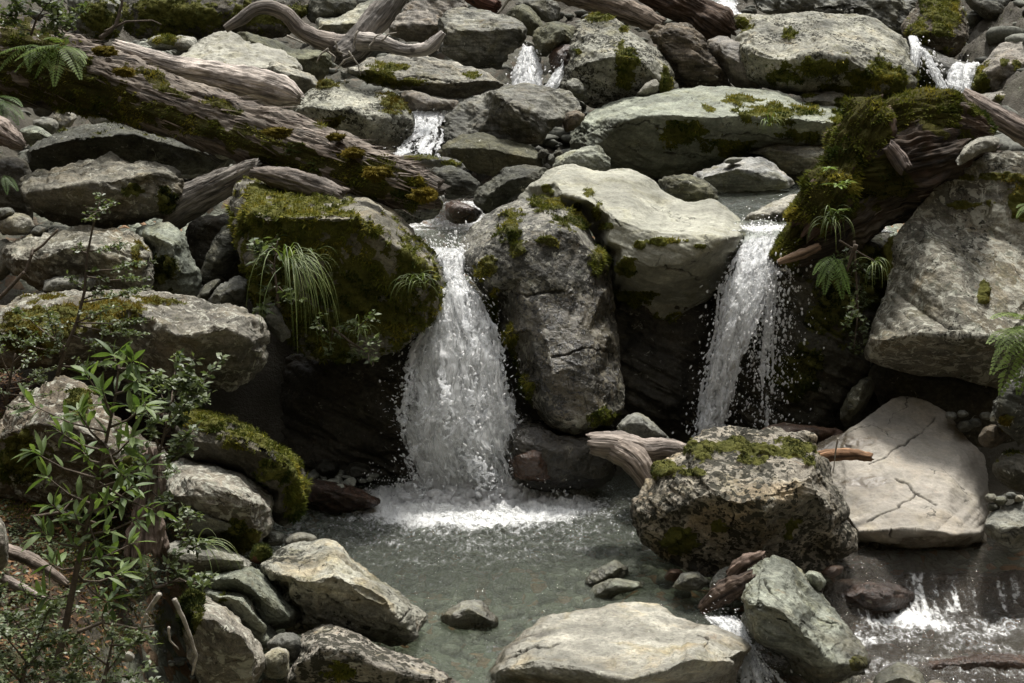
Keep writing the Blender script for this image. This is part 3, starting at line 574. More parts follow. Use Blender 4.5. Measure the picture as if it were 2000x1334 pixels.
# ------------------------------------------------------------------ driftwood builder
def LOG(name, label, pts, cat='log', col=(0.17, 0.135, 0.105), rot=0.4, moss=None, mk='moss', rough=1.0, parent=None, group=None, jag=1.0, sides=None, seed=1, mossup=0, flat=1.0, tuft=1.0, fibres=0):
    """pts: (photo x, photo y, depth, radius in photo px)"""
    rr = np.random.default_rng(seed); pts = np.array(pts, float); Pw = P(pts[:, 0], pts[:, 1], pts[:, 2]); rad = pts[:, 3] * pts[:, 2] / FPX
    # smooth spline
    def cr(A, t):
        n = len(A) - 1; k = min(int(t), n - 1); u = t - k; p0 = A[max(k - 1, 0)]; p1 = A[k]; p2 = A[k + 1]; p3 = A[min(k + 2, n)]
        return 0.5 * ((2 * p1) + (-p0 + p2) * u + (2 * p0 - 5 * p1 + 4 * p2 - p3) * u * u + (-p0 + 3 * p1 - 3 * p2 + p3) * u ** 3)
    step = 2.4 * pts[:, 2].mean() / FPX; L = np.linalg.norm(np.diff(Pw, axis=0), axis=1).sum(); n = int(max(12, min(420, L / step)))
    ts = np.linspace(0, len(pts) - 1, n); C = np.array([cr(Pw, t) for t in ts]); Rr = np.array([cr(rad, t) for t in ts]); Rr = np.maximum(Rr, 0.003)
    sd = sides or int(max(10, min(150, 2 * math.pi * rad.max() / step)))
    s_len = np.concatenate([[0], np.cumsum(np.linalg.norm(np.diff(C, axis=0), axis=1))])
    prev = None; V = np.zeros((n, sd, 3)); NN = np.zeros((n, sd, 3)); th = np.linspace(0, 2 * math.pi, sd, endpoint=False)
    for i in range(n):
        d = C[min(i + 1, n - 1)] - C[max(i - 1, 0)]; d /= np.linalg.norm(d)
        if prev is None:
            a = np.cross(d, (0, 0, 1.0)); a = a if np.linalg.norm(a) > .1 else np.cross(d, (1.0, 0, 0))
        else: a = prev - d * prev.dot(d)
        a /= np.linalg.norm(a); prev = a; b = np.cross(d, a)
        NN[i] = np.cos(th)[:, None] * a + np.sin(th)[:, None] * b
    su = np.repeat(s_len[:, None], sd, 1); rm = rad.mean()
    q = np.stack([np.cos(th)[None] * rm + 0 * su, np.sin(th)[None] * rm + 0 * su, su], -1).reshape(-1, 3).astype(np.float32) + seed * 3.1
    gr = fbm(q * np.array([1, 1, 0.10]) / rm * 3.0, 4, seed, .6).reshape(n, sd); gr2 = ridged(q * np.array([1, 1, 0.07]) / rm * 6.5, 3, seed + 5).reshape(n, sd); gr3 = ridged(q * np.array([1, 1, 0.05]) / rm * 15, 2, seed + 6).reshape(n, sd); lum = fbm(q * 0.7 / rm, 3, seed + 9).reshape(n, sd)
    rr_ = Rr[:, None] * (1 + rough * (0.10 * gr + 0.055 * gr2 + 0.035 * gr3 + 0.16 * lum))
    V = C[:, None] + NN * rr_[..., None]
    # broken ends: slide the end rings along the axis by grain noise
    e0 = fbm(np.stack([np.cos(th) * 2.2, np.sin(th) * 2.2, 0 * th], 1).astype(np.float32) * 1.3 + seed, 3, seed + 2); a0 = C[1] - C[0]; a0 /= np.linalg.norm(a0); a1 = C[-1] - C[-2]; a1 /= np.linalg.norm(a1)
    for i in range(n):
        f0 = max(0, 1 - s_len[i] / (2.2 * Rr[0] + 1e-6)); f1 = max(0, 1 - (s_len[-1] - s_len[i]) / (2.2 * Rr[-1] + 1e-6))
        V[i] += np.outer(e0 * jag * Rr[0] * 0.9 * f0 ** 2, a0) - np.outer(e0[::-1] * jag * Rr[-1] * 0.9 * f1 ** 2, a1)
    Vf = V.reshape(-1, 3); i, k = np.meshgrid(np.arange(n - 1), np.arange(sd), indexing='ij'); k2 = (k + 1) % sd
    Q = np.stack([i * sd + k, i * sd + k2, (i + 1) * sd + k2, (i + 1) * sd + k], -1).reshape(-1, 4)
    F = list(Q.ravel()); Cn = [4] * len(Q)
    ex = [C[0] + a0 * Rr[0] * .25, C[-1] - a1 * Rr[-1] * .25]; cap0 = len(Vf); Vf = np.concatenate([Vf, ex])
    for k in range(sd):
        F += [(k + 1) % sd, k, cap0]; Cn.append(3); F += [(n - 1) * sd + k, (n - 1) * sd + (k + 1) % sd, cap0 + 1]; Cn.append(3)
    N = np.concatenate([NN.reshape(-1, 3), [-a0, a1]]).astype(np.float32); Vf = Vf.astype(np.float32)
    px, py = proj(Vf); nz = fbm(Vf * 6 + seed, 4, seed + 31, .6); mm = np.zeros(len(Vf))
    if moss or mossup:
        m_ = ell(px, py, moss) * 1.2 + .12 if moss else np.full(len(Vf), -9.)
        if mossup: m_ = np.maximum(m_, N[:, 2] * 1.0 - 1.2 + mossup)
        mm = sstep(.15, .5, m_ + .8 * nz)
    org = Vf.mean(0); org[2] = Vf[:, 2].min()
    gu = np.concatenate([su.ravel(), [0, 0]]); gt = np.concatenate([np.repeat((np.sin(th * 1.0) * rm * 1.5 + th * 0)[None], n, 0).ravel(), [0, 0]])
    me = raw_mesh(name, Vf - (org if parent is None else np.zeros(3)), F, Cn, M['wood'], True, {'moss': mm, 'gu': gu, 'grain': gt})
    o = bpy.data.objects.new(name, me); COL.objects.link(o); o.color = (*col, 1); o['rot'] = float(rot)
    if parent: o.parent = parent; o.location = -np.array(parent.location)
    else: o.location = org; tag(o, label, cat, group)
    if fibres:
        idx = rr.integers(sd, (n - 1) * sd, fibres); idx = idx[mm[idx] < .5]; m_ = len(idx); nn = N[idx]; ring = idx // sd; ax = C[np.minimum(ring + 1, n - 1)] - C[np.maximum(ring - 1, 0)]; ax /= np.linalg.norm(ax, axis=1, keepdims=True); tg = np.cross(nn, ax)
        Lf = np.minimum(rad.mean() * rr.uniform(.2, 1.3, m_) ** 1.5, np.maximum(.004, s_len[-1] - s_len[ring] - .12 * rad.mean()) * .6); mb = MB(); o0 = (org if parent is None else np.zeros(3)); p = Vf[idx] - o0 - nn * rad.mean() * .03; tip = p + ax * Lf[:, None] + nn * (Lf * rr.uniform(.02, .32, m_))[:, None] + tg * (Lf * rr.normal(0, .12, m_))[:, None]
        mb.blades(p, tg, tip, rad.mean() * rr.uniform(.008, .05, m_), rr.uniform(0, 1, m_)); mb.obj('bark_fibres', M['fibre'], o)['kind'] = 'stuff'
    if mm.max() > .3 and tuft > 0:
        tufts.vox = step; tufts.va = step * step; Ym = pts[:, 2].mean()
        tufts('moss', Vf - (org if parent is None else 0), N, np.where(mm > .4, mm, 0), (0.0085 + 0.0009 * Ym) * tuft, M[mk], o, org, 24000 * (9.5 / Ym) ** 2, seed=seed)
    return o
# ------------------------------------------------------------------ the boulders, far to near
B, K, S = 'boulder', 'rock', 'stone'
# top band
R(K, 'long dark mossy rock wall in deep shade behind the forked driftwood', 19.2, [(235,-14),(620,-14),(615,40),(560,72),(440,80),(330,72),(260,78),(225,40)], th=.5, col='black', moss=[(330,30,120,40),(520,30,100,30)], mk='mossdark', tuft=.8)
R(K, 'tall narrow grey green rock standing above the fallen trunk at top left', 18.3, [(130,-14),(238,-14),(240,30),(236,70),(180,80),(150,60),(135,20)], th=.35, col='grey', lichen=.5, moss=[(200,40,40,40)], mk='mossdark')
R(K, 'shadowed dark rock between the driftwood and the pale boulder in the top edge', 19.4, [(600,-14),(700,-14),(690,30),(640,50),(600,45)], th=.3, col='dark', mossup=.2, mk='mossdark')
R(B, 'pale smooth boulder with a dark undercut front behind the driftwood fork', 18.9, [(602,49),(609,40),(658,38),(686,22),(710,4),(760,-14),(800,-10),(760,25),(740,62),(690,78),(630,72),(606,62)], ridge=[(612,48),(660,47),(700,45),(740,38)], col='pale', speck=.1)
R(B, 'rounded streaked boulder at the top edge, partly behind the grey block', 18.4, [(756,58),(772,38),(797,7),(832,-10),(874,-14),(922,-4),(915,18),(888,22),(864,34),(860,60),(856,76),(832,84),(790,80),(765,70)], ridge=[(775,52),(810,48),(850,52)], col='pink', streak=.6, warm=.7)
R(K, 'dark grey rounded rock at the top edge under the small log', 18.1, [(1003,10),(1017,-8),(1077,-8),(1100,28),(1080,46),(1063,42),(1035,18)], col='grey', speck=.3)
R(K, 'olive grey pointed rock tucked behind the square grey boulder', 17.6, [(984,31),(1003,14),(1021,5),(1045,24),(1065,56),(1042,72),(1026,66),(1008,48)], col='olive', speck=.25)
R(B, 'square grey boulder with a white streaked top in the upper middle', 16.7, [(858,36),(872,21),(888,16),(923,20),(965,27),(1003,39),(1027,52),(1026,72),(1016,90),(995,112),(968,136),(920,132),(878,110),(864,100),(866,70),(856,56)], ridge=[(864,50,.8),(895,60,1),(930,62,1),(965,58,1),(1022,54,.8)], col='grey', speck=.45, streak=.7, lichen=.3, th=.5, facets=6)
R(K, 'small round olive rock wedged above the upper waterfall', 16.2, [(1040,70),(1052,56),(1077,45),(1108,48),(1131,63),(1120,84),(1098,92),(1077,107),(1056,118),(1045,98)], col='olive', speck=.3, warm=.6)
R(K, 'wet orange brown rock beside the upper waterfall', 16.0, [(1073,112),(1084,95),(1105,86),(1124,91),(1112,140),(1086,166),(1075,147)], col='wetb', wet=.9)
R(B, 'dark craggy boulder spanning the top edge behind the big pale slab', 18.2, [(1455,24),(1470,-14),(1808,-14),(1820,40),(1790,85),(1720,55),(1685,34),(1640,26),(1550,22)], th=.5, col='grey', speck=.5, streak=.6, wet=.3, rough=1.3)
R(B, 'grey mottled boulder cut by the top edge at far right', 17.6, [(1876,-14),(1992,-14),(1988,21),(1965,47),(1944,51),(1914,30),(1886,10)], col='grey', lichen=.6)
R(K, 'low dark rock in shade at the right edge under the mottled boulder', 17.0, [(1890,100),(1909,77),(1948,52),(1993,40),(2034,40),(2034,84),(1965,92),(1930,112),(1909,118)], col='dark', mossup=.3, mk='mossdark', lichen=.4)
R(B, 'hunched mossy boulder at top right above the little cascade', 16.8, [(1756,52),(1783,21),(1808,-12),(1874,-14),(1885,28),(1895,56),(1893,82),(1874,110),(1853,114),(1825,103),(1790,84),(1769,72)], ridge=[(1775,70,.6),(1830,60,1),(1885,70,.7)], col='brown', lichen=.55, moss=[(1840,25,40,60),(1800,60,30,30)], speck=.3)
R(B, 'pale boulder with a mossy left end at the right edge below the dark rock', 15.9, [(1890,188),(1895,164),(1909,140),(1923,119),(1948,94),(1983,80),(2034,77),(2034,180),(1965,180),(1923,186)], ridge=[(1905,150,.8),(1960,130,1),(2030,128,1)], col='pink', speck=.25, moss=[(1915,155,24,34),(1962,123,10,10),(1985,128,10,8)])
R('slab', 'flat wet slab below the pale boulder at the right edge', 15.3, [(1893,190),(1923,182),(1965,178),(2034,178),(2034,235),(1983,232),(1948,213),(1909,199)], col='pink', wet=.55, warm=.7, moss=[(1958,192,14,8)])
R(B, 'wet black ledge rock under the cascade at top right', 16.2, [(1778,84),(1808,88),(1846,108),(1895,126),(1911,133),(1900,156),(1892,192),(1830,205),(1790,200),(1780,140)], ridge=[(1785,110,.7),(1850,128,1),(1905,140,.8)], col='dark', wet=.8, moss=[(1810,150,30,40)], mk='mossdark')
R(B, 'great pale black speckled slab boulder with dark green moss under its brow', 15.6, [(1433,33),(1457,26),(1510,23),(1559,19),(1608,20),(1650,24),(1685,30),(1710,42),(1738,56),(1766,70),(1775,91),(1783,115),(1790,140),(1789,168),(1782,200),(1738,214),(1685,210),(1664,192),(1615,185),(1545,188),(1496,172),(1464,150),(1444,115),(1437,84),(1456,58),(1435,42)],
  ridge=[(1470,100,.7),(1524,130,.95),(1598,110,1),(1650,115,1),(1702,125,1),(1734,142,1),(1785,136,.8)], th=.95, col='pale', speck=.7, warm=.35, moss=[(1710,150,85,32),(1600,130,70,20),(1750,165,40,36),(1530,150,40,14),(1450,48,20,14),(1540,68,16,12),(1640,175,40,14)], tuft=1.1)
R(K, 'wet sheet rock with a thin water film left of the great speckled slab', 15.75, [(1376,84),(1415,70),(1440,82),(1470,70),(1520,100),(1528,135),(1500,172),(1480,190),(1440,176),(1410,140)], th=.35, col='pink', wet=.5, streak=.5, rough=.8)
R(B, 'leaning brown streaked slab of rock beside the speckled pale boulder', 15.7, [(1260,62),(1280,50),(1328,43),(1349,46),(1370,70),(1388,98),(1412,140),(1438,172),(1370,184),(1338,182),(1318,150),(1288,100)], th=.4, col='brown', streak=1.0, speck=.3, warm=.5, lichen=.3, tilt=.6)
R(B, 'pale boulder dotted with black lichen and one large moss patch, upper middle', 15.3, [(1131,52),(1140,35),(1165,27),(1193,32),(1224,50),(1252,68),(1280,92),(1298,114),(1313,140),(1314,170),(1282,194),(1224,200),(1189,210),(1156,221),(1140,200),(1103,175),(1100,158),(1111,133),(1119,91)],
  ridge=[(1120,130,.7),(1170,120,1),(1230,110,1.05),(1290,140,.8)], th=.6, col='pale', speck=.95, lichen=.3, moss=[(1222,130,22,44),(1165,34,30,9),(1215,58,9,6),(1132,102,8,6),(1300,160,12,30)], tilt=1.2)
R(S, 'small pale shard leaning on the foot of the moss patched boulder', 14.75, [(1243,186),(1259,165),(1280,155),(1288,165),(1281,180),(1259,187)], col='pale', smooth=4)
R(S, 'small striped grey stone at the left foot of the moss patched boulder', 14.85, [(1103,160),(1125,151),(1144,170),(1147,187),(1135,195),(1113,182)], col='grey', streak=.9)
R('slab', 'small pale slab with a dark moss end under the great speckled slab', 14.9, [(1557,190),(1590,180),(1636,180),(1664,190),(1671,212),(1650,222),(1608,212)], ridge=[(1565,196),(1610,196),(1650,202)], col='pale', speck=.4, moss=[(1655,204,20,16),(1578,187,16,5)])
# left half of the upper band
R(S, 'flat pale stone with bright green moss beside the gravel, top left', 17.2, [(283,84),(298,71),(333,69),(385,74),(380,95),(357,101),(310,97)], col='pale', moss=[(318,78,34,11)], mk='moss')
R(K, 'dark olive rounded rock behind the pale dome boulder', 16.8, [(458,68),(486,61),(511,69),(546,83),(574,99),(616,95),(646,104),(653,142),(632,165),(588,156),(560,125),(500,98)], ridge=[(490,80),(560,110),(630,120)], col='olive', speck=.25)
R(B, 'broad pale dome shaped boulder behind the fallen trunk', 16.2, [(327,122),(371,95),(396,74),(427,64),(452,67),(473,76),(508,81),(543,92),(574,115),(587,132),(585,160),(500,168),(420,160),(365,140)], ridge=[(345,128,.6),(420,132,1),(500,138,1),(575,132,.7)], col='pale', speck=.3, th=.7, plain=.5, smooth=14, facets=2, warm=.15, moss=[(405,132,34,7)])
R(B, 'grey white speckled wedge leaning on the pale dome boulder', 15.8, [(500,152),(507,124),(532,114),(574,132),(609,149),(634,165),(600,195),(540,192)], col='pale', speck=.35, lichen=.5, th=.35)
R(B, 'layered pale boulder with moss bands and a dark front, left of the top fall', 15.4, [(655,140),(700,120),(760,110),(800,102),(832,106),(860,118),(912,129),(955,149),(991,166),(958,176),(916,190),(902,200),(860,193),(825,186),(783,179),(738,169),(706,151)], ridge=[(690,138,.7),(740,140,1),(790,152,1),(860,154,1),(930,158,.8),(975,165,.5)], th=.6, col='pale', speck=.3, streak=.5, moss=[(762,132,36,9),(745,150,38,14),(918,148,18,8),(800,160,50,8)], mk='moss', smooth=5, cracks=[[(700,146),(760,152),(830,150),(900,165)],[(800,112),(860,130),(920,140)]])
R('slab', 'low wet ledge with a dark lip under the layered pale boulder', 14.7, [(781,180),(808,177),(846,191),(895,198),(900,212),(846,219),(804,219),(791,203)], col='pink', wet=.4, warm=.8)
R(B, 'black spotted pale boulder with golden moss left of the white chute', 14.2, [(548,217),(595,185),(640,156),(665,158),(696,169),(730,177),(765,185),(786,199),(806,224),(809,250),(792,282),(767,305),(750,306),(720,290),(690,270),(640,255),(590,240)], ridge=[(600,215,.7),(680,215,.95),(740,236,1.05),(800,238,.8)], th=.6, col='pale', speck=.85, lichen=.45, moss=[(768,205,30,20),(655,235,26,12),(640,165,26,8)], mk='mossyellow')
R(B, 'grey angular boulder with a cracked sunlit right face in the upper middle', 14.0, [(858,248),(867,224),(895,203),(930,186),(965,174),(986,164),(1014,162),(1052,171),(1084,174),(1112,181),(1134,203),(1136,219),(1107,228),(1097,242),(1072,256),(1055,284),(1018,284),(965,277),(913,274),(878,270),(858,262)], ridge=[(958,178,.35),(985,196,.75),(1012,212,1),(1040,232,1.05),(1062,254,1)], th=.7, col='grey', speck=.25, streak=.6, facets=7, cracks=[[(958,178),(985,196),(1012,212),(1030,235)],[(975,210),(1000,195)]], smooth=4)
R(S, 'small brown grey stone between the cracked boulder and the long pale boulder', 13.95, [(1096,240),(1105,219),(1130,216),(1145,228),(1125,250),(1103,258)], col='brown')
R(B, 'low olive green boulder under the cracked grey boulder', 13.4, [(853,300),(867,279),(895,268),(937,257),(983,271),(1035,285),(1058,304),(1059,328),(1018,332),(986,335),(965,346),(913,332),(895,314),(858,307)], ridge=[(880,290),(940,284),(1000,300),(1045,310)], col='olive', speck=.15, smooth=12, facets=2)
for x, y, r, c, l in ((1062,300,11,'dark','dark pebble nearest the olive boulder in the shaded gap'),(1078,312,12,'dark','dark pebble in the middle of the shaded gap beside the olive boulder'),(1070,326,10,'grey','grey pebble lowest in the shaded gap beside the olive boulder'),(1090,300,9,'dark','dark pebble nearest the long pale boulder in the shaded gap')):
    R(S, l, 13.2, [(x-r,y),(x-r*.5,y-r*.8),(x+r*.5,y-r*.7),(x+r,y+.1*r),(x+r*.4,y+r*.7),(x-r*.6,y+r*.7)], col=c, facets=6, smooth=3, lichen=0, speck=.1, vox=.006, rough=1.3)
R(B, 'very long pale green boulder with moss cushions across the upper right', 14.4, [(1100,290),(1108,262),(1125,240),(1140,227),(1175,209),(1210,195),(1252,185),(1300,178),(1345,174),(1398,170),(1447,169),(1485,174),(1524,186),(1566,199),(1608,207),(1650,218),(1682,225),(1675,248),(1664,264),(1650,282),(1610,298),(1540,298),(1450,298),(1410,318),(1370,338),(1290,352),(1190,338),(1120,330),(1096,308)],
  ridge=[(1112,276,.45),(1150,254,.7),(1190,242,.9),(1260,226,1),(1320,224,1.02),(1380,230,1),(1440,226,1),(1500,230,1),(1560,232,1),(1625,240,.9),(1670,240,.6)], th=1.15, plain=.35, cracks=[[(1125,262),(1180,250),(1260,240),(1330,262)],[(1380,268),(1460,262),(1560,276),(1650,270)],[(1300,300),(1400,310)]], col='green', speck=.28, streak=.4, warm=.15, moss=[(1505,222,55,20),(1330,258,44,26),(1445,197,36,9),(1575,217,36,12),(1645,240,28,20),(1410,285,60,18),(1560,262,60,14),(1385,215,14,6)], smooth=10, facets=3, rough=.9, tuft=1.2)
R(K, 'near-black filler rock for the shaded hollow beneath the long pale green boulder', 13.75, [(1500,312),(1566,295),(1645,300),(1650,330),(1600,368),(1555,366),(1525,345)], col='black', th=.25)  # near-black rock put in for the shade of the recess
R('slab', 'pale ledge slab tucked under the right end of the long pale green boulder', 13.8, [(1448,292),(1524,272),(1562,269),(1654,269),(1648,312),(1617,332),(1580,351),(1520,336),(1498,304)], ridge=[(1460,294,.7),(1530,292,1),(1590,300,1),(1645,298,.8)], th=.45, col='pale', streak=.6, speck=.2, smooth=5, moss=[(1590,268,20,5)])
R(K, 'white grey pyramid shaped rock at the edge of the upper right pool', 12.9, [(1348,344),(1398,324),(1447,309),(1489,308),(1510,323),(1533,342),(1556,362),(1510,370),(1468,373),(1433,377),(1402,373),(1368,356)], ridge=[(1375,350,.7),(1440,336,1),(1490,334,1),(1535,352,.7)], col='white', speck=.12, streak=.5, smooth=5, th=.4)
R(S, 'tiny flat stone lying on the white pyramid shaped rock', 12.75, [(1410,318),(1422,309),(1440,307),(1452,311),(1433,320)], col='grey', facets=1)
R(S, 'pale translucent green stone in front of the long pale green boulder', 12.5, [(1078,331),(1088,310),(1119,293),(1154,284),(1169,286),(1191,311),(1191,330),(1158,340),(1112,331),(1091,333)], col='green', lichen=.1, streak=.7, smooth=4, facets=6)
R(K, 'striped green brown rock standing behind the big smooth white boulder', 12.0, [(1285,357),(1304,344),(1332,340),(1346,342),(1370,352),(1395,368),(1402,385),(1400,402),(1352,402),(1321,402),(1298,382)], col='olive', streak=1.0, smooth=4, th=.3)
R(K, 'dark striped grey rock in the stream below the mossy dark stone', 12.1, [(837,331),(878,325),(909,335),(937,356),(941,372),(918,388),(878,392),(855,374)], col='dark', streak=.8)
R(S, 'flat mossy dark stone at the foot of the white chute', 12.7, [(766,317),(790,302),(825,303),(867,307),(895,314),(911,329),(904,338),(860,328),(818,325),(776,321)], col='dark', moss=[(820,308,40,7),(880,318,20,6)], wet=.4)
R(K, 'smooth dark grey rounded rock between the two upper pools', 11.7, [(926,383),(940,367),(965,349),(986,328),(1021,323),(1053,325),(1077,333),(1055,352),(1023,374),(1002,393),(981,414),(958,424),(940,410),(928,398)], ridge=[(945,378),(990,352),(1050,340)], col='dark', streak=.5)
R(K, 'wet red brown rock with water sliding over it above the centre pool', 11.7, [(865,422),(870,399),(888,391),(916,401),(950,416),(925,434),(888,438)], col='wetb', wet=1)
R(S, 'white and black banded stone under the broken end of the fallen trunk', 11.2, [(745,408),(783,394),(825,398),(846,377),(860,366),(870,385),(862,411),(827,431),(800,441),(770,431)], col='white', speck=.7, streak=.8, smooth=5)
R(K, 'pale wet stone beside the lip of the right waterfall', 11.0, [(1448,432),(1475,412),(1510,395),(1538,382),(1575,378),(1580,404),(1545,428),(1510,442),(1475,448)], ridge=[(1462,426,.7),(1520,412,1),(1570,398,.7)], col='pale', streak=.5, speck=.2, damp=[(1490,436,50,14)])
# centre
R(B, 'big smooth white boulder with a saddle top between the two waterfalls', 10.7, [(1006,394),(1040,358),(1075,333),(1110,323),(1150,328),(1165,335),(1200,328),(1235,331),(1270,343),(1300,373),(1330,391),(1360,395),(1395,391),(1420,408),(1447,434),(1460,460),(1452,477),(1442,492),(1422,562),(1402,602),(1370,629),(1330,640),(1270,620),(1212,590),(1190,560),(1170,480),(1140,425),(1100,404),(1060,394)],
  pts_=[[(1060,362,-.15),(1110,352,-.2),(1170,356,-.2),(1235,360,-.15)],[(1100,380,.2),(1150,392,.4),(1190,420,.62),(1220,448,.85),(1262,468,1),(1320,473,1.08),(1390,470,1.05),(1440,462,.85)],[(1190,470,.72),(1225,482,.92),(1270,494,1.0),(1330,498,1.02),(1390,496,.92),(1432,490,.66)],[(1205,530,.62),(1260,550,.72),(1320,556,.72),(1380,548,.6),(1412,540,.4)],[(1240,585,.36),(1300,600,.36),(1360,598,.3)]], th=1.0, plain=.5, cracks=[[(1150,372),(1180,410),(1212,440)],[(1300,520),(1370,545)]], col='pale', speck=.22, warm=.1, streak=.2, lichen=.15, smooth=8, facets=2, rough=.75, moss=[(1300,472,40,8),(1068,368,10,8),(1080,376,8,10),(1220,585,60,20),(1330,622,60,14),(1150,378,16,9),(1168,410,9,16),(1190,442,16,8),(1130,405,8,10),(1250,478,14,7),(1225,520,20,16),(1370,480,18,6)], tuft=.8)
R(B, 'tall wet standing boulder with a mossy crown right of the main waterfall', 9.85, [(896,492),(915,458),(940,433),(975,408),(1015,390),(1055,386),(1090,393),(1115,403),(1140,428),(1160,463),(1180,488),(1193,515),(1193,545),(1203,600),(1208,650),(1215,700),(1221,740),(1228,765),(1225,802),(1207,834),(1180,850),(1140,856),(1100,844),(1060,828),(1036,792),(1016,740),(1001,690),(981,640),(961,600),(941,562),(921,538),(899,515)],
  pts_=[[(930,505,0.14),(1000,455,0.18),(1060,440,0.18),(1120,460,0.18),(1165,505,0.14)],[(950,560,0.22),(1000,545,0.32),(1060,540,0.36),(1120,545,0.36),(1180,570,0.25)],[(990,650,0.4),(1060,640,0.54),(1130,640,0.54),(1190,655,0.36)],[(1025,745,0.58),(1080,735,0.76),(1140,735,0.76),(1205,745,0.5)],[(1060,810,0.72),(1110,815,0.9),(1150,820,0.86),(1195,810,0.61)]], th=.8, tilt=1.7, col='slate', wet=.35, cracks=[[(960,560),(1030,580),(1100,570)],[(1080,700),(1140,680),(1200,690)]], speck=.95, lichen=.75, streak=.25, rough=.62, warm=.5, damp=[(1110,700,110,140),(1050,620,70,60),(1180,640,60,160)], moss=[(950,520,20,30),(1120,430,40,20),(1060,470,30,14),(1002,455,34,40),(1068,402,32,14),(1170,510,24,26),(965,600,14,50),(1000,700,22,60),(1020,770,30,34),(1010,480,20,20),(1190,820,40,20)], mk='moss', smooth=7, facets=6)
# left side of the gully
for lab, Y, O, c, kw in (
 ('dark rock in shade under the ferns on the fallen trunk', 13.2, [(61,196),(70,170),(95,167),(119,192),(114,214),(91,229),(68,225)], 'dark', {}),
 ('pale rock with a yellow cap left of the trunk underside', 13.0, [(101,229),(122,209),(152,227),(142,243),(119,264),(106,253)], 'pale', dict(moss=[(122,215,12,6)])),
 ('pale angular rock glimpsed below the middle of the trunk underside', 12.9, [(169,226),(192,212),(227,223),(248,234),(196,245),(180,243)], 'pale', dict(smooth=4)),
 ('grey flat rock below the dark shaded rock at far left', 12.7, [(61,235),(105,232),(117,245),(100,266),(68,250)], 'grey', {}),
 ('long dull green rock leaning below the grey flat rock at far left', 12.5, [(34,254),(70,244),(108,269),(86,286),(48,280)], 'green', dict(streak=.6))):
    R(K, lab, Y, O, col=c, **kw)
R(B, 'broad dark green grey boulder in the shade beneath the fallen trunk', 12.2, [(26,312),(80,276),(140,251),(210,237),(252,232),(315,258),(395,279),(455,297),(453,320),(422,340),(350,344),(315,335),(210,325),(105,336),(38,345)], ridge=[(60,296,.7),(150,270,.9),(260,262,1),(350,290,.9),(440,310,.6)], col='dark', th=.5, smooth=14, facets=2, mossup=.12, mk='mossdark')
R(S, 'small pale lit stone poking out right of the shaded boulder under the trunk', 12.0, [(393,277),(420,282),(460,298),(443,311),(414,307)], col='pale', speck=.3)
R(B, 'flat topped lichen crusted boulder below the fallen trunk at left', 10.6, [(35,368),(45,345),(84,335),(140,324),(196,310),(224,306),(252,315),(301,320),(332,324),(350,342),(362,364),(352,393),(327,422),(280,434),(210,443),(133,447),(86,437),(64,415),(50,389)], ridge=[(50,378,.75),(110,368,1),(175,360,1),(250,350,1),(300,344,1),(354,356,.8)], th=.6, col='lich', lichen=.55, speck=.4, warm=.4, moss=[(262,372,30,14),(320,390,30,30)], mk='mossdark', rough=1.2)
for lab, O, c in (('pale rounded pebble at the left edge beside the flat topped boulder', [(-12,432),(21,416),(52,419),(67,437),(54,458),(10,462)], 'pale'),
  ('small grey pebble under the left corner of the flat topped boulder', [(54,457),(73,438),(97,445),(82,466)], 'grey'),
  ('small pale pebble at the left edge above the rounded pebble', [(-12,410),(18,404),(30,416),(10,428),(-12,430)], 'grey'),
  ('grey pale stone at the left edge beside the lumpy pale boulder', [(-12,475),(10,466),(30,480),(32,520),(10,545),(-12,550)], 'pale')):
    R(S, lab, 10.0, O, col=c, facets=2)
R(B, 'lumpy pale lichen boulder under the flat topped boulder at left', 9.8, [(10,480),(42,463),(84,456),(140,445),(182,443),(224,452),(259,452),(281,466),(292,489),(299,538),(299,573),(273,580),(238,574),(196,577),(140,574),(105,570),(75,559),(33,535),(10,507)], ridge=[(30,495,.7),(90,490,1),(150,480,1),(220,490,1),(280,500,.8)], col='lich', lichen=.75, speck=.3, warm=.5, rough=1.25, th=.5, moss=[(265,500,14,26)], mk='mossyellow')
R(K, 'pale green pointed rock right of the lumpy lichen boulder', 10.1, [(262,445),(290,437),(332,434),(361,456),(372,492),(386,520),(394,552),(390,579),(340,585),(313,581),(296,580),(292,520),(285,485)], ridge=[(300,460,.8),(335,480,1),(340,530,1)], col='green', smooth=5, moss=[(320,535,26,40)], mk='mossdark', lichen=.3, tilt=.5)
R(K, 'leaning dark splinter of rock beside the mossy boulder', 10.2, [(393,536),(402,503),(430,448),(457,434),(464,468),(468,503),(443,533),(416,550),(399,555)], col='dark', streak=.8, lichen=.3, smooth=4)
R(S, 'small dark stone wedged below the leaning splinter of rock', 9.75, [(379,589),(395,561),(420,543),(434,548),(411,578),(408,597)], col='dark')
R(K, 'angular grey rock between the left boulder and the mossy boulder', 9.6, [(406,585),(430,558),(465,536),(488,547),(488,575),(467,600),(434,607),(407,596)], ridge=[(425,580),(470,560)], col='grey', streak=.6, smooth=4)
R(S, 'small smooth stone resting on the yellow mossed boulder at left', 9.3, [(77,570),(84,551),(115,540),(154,546),(188,537),(188,559),(150,572)], col='grey', lichen=.3)
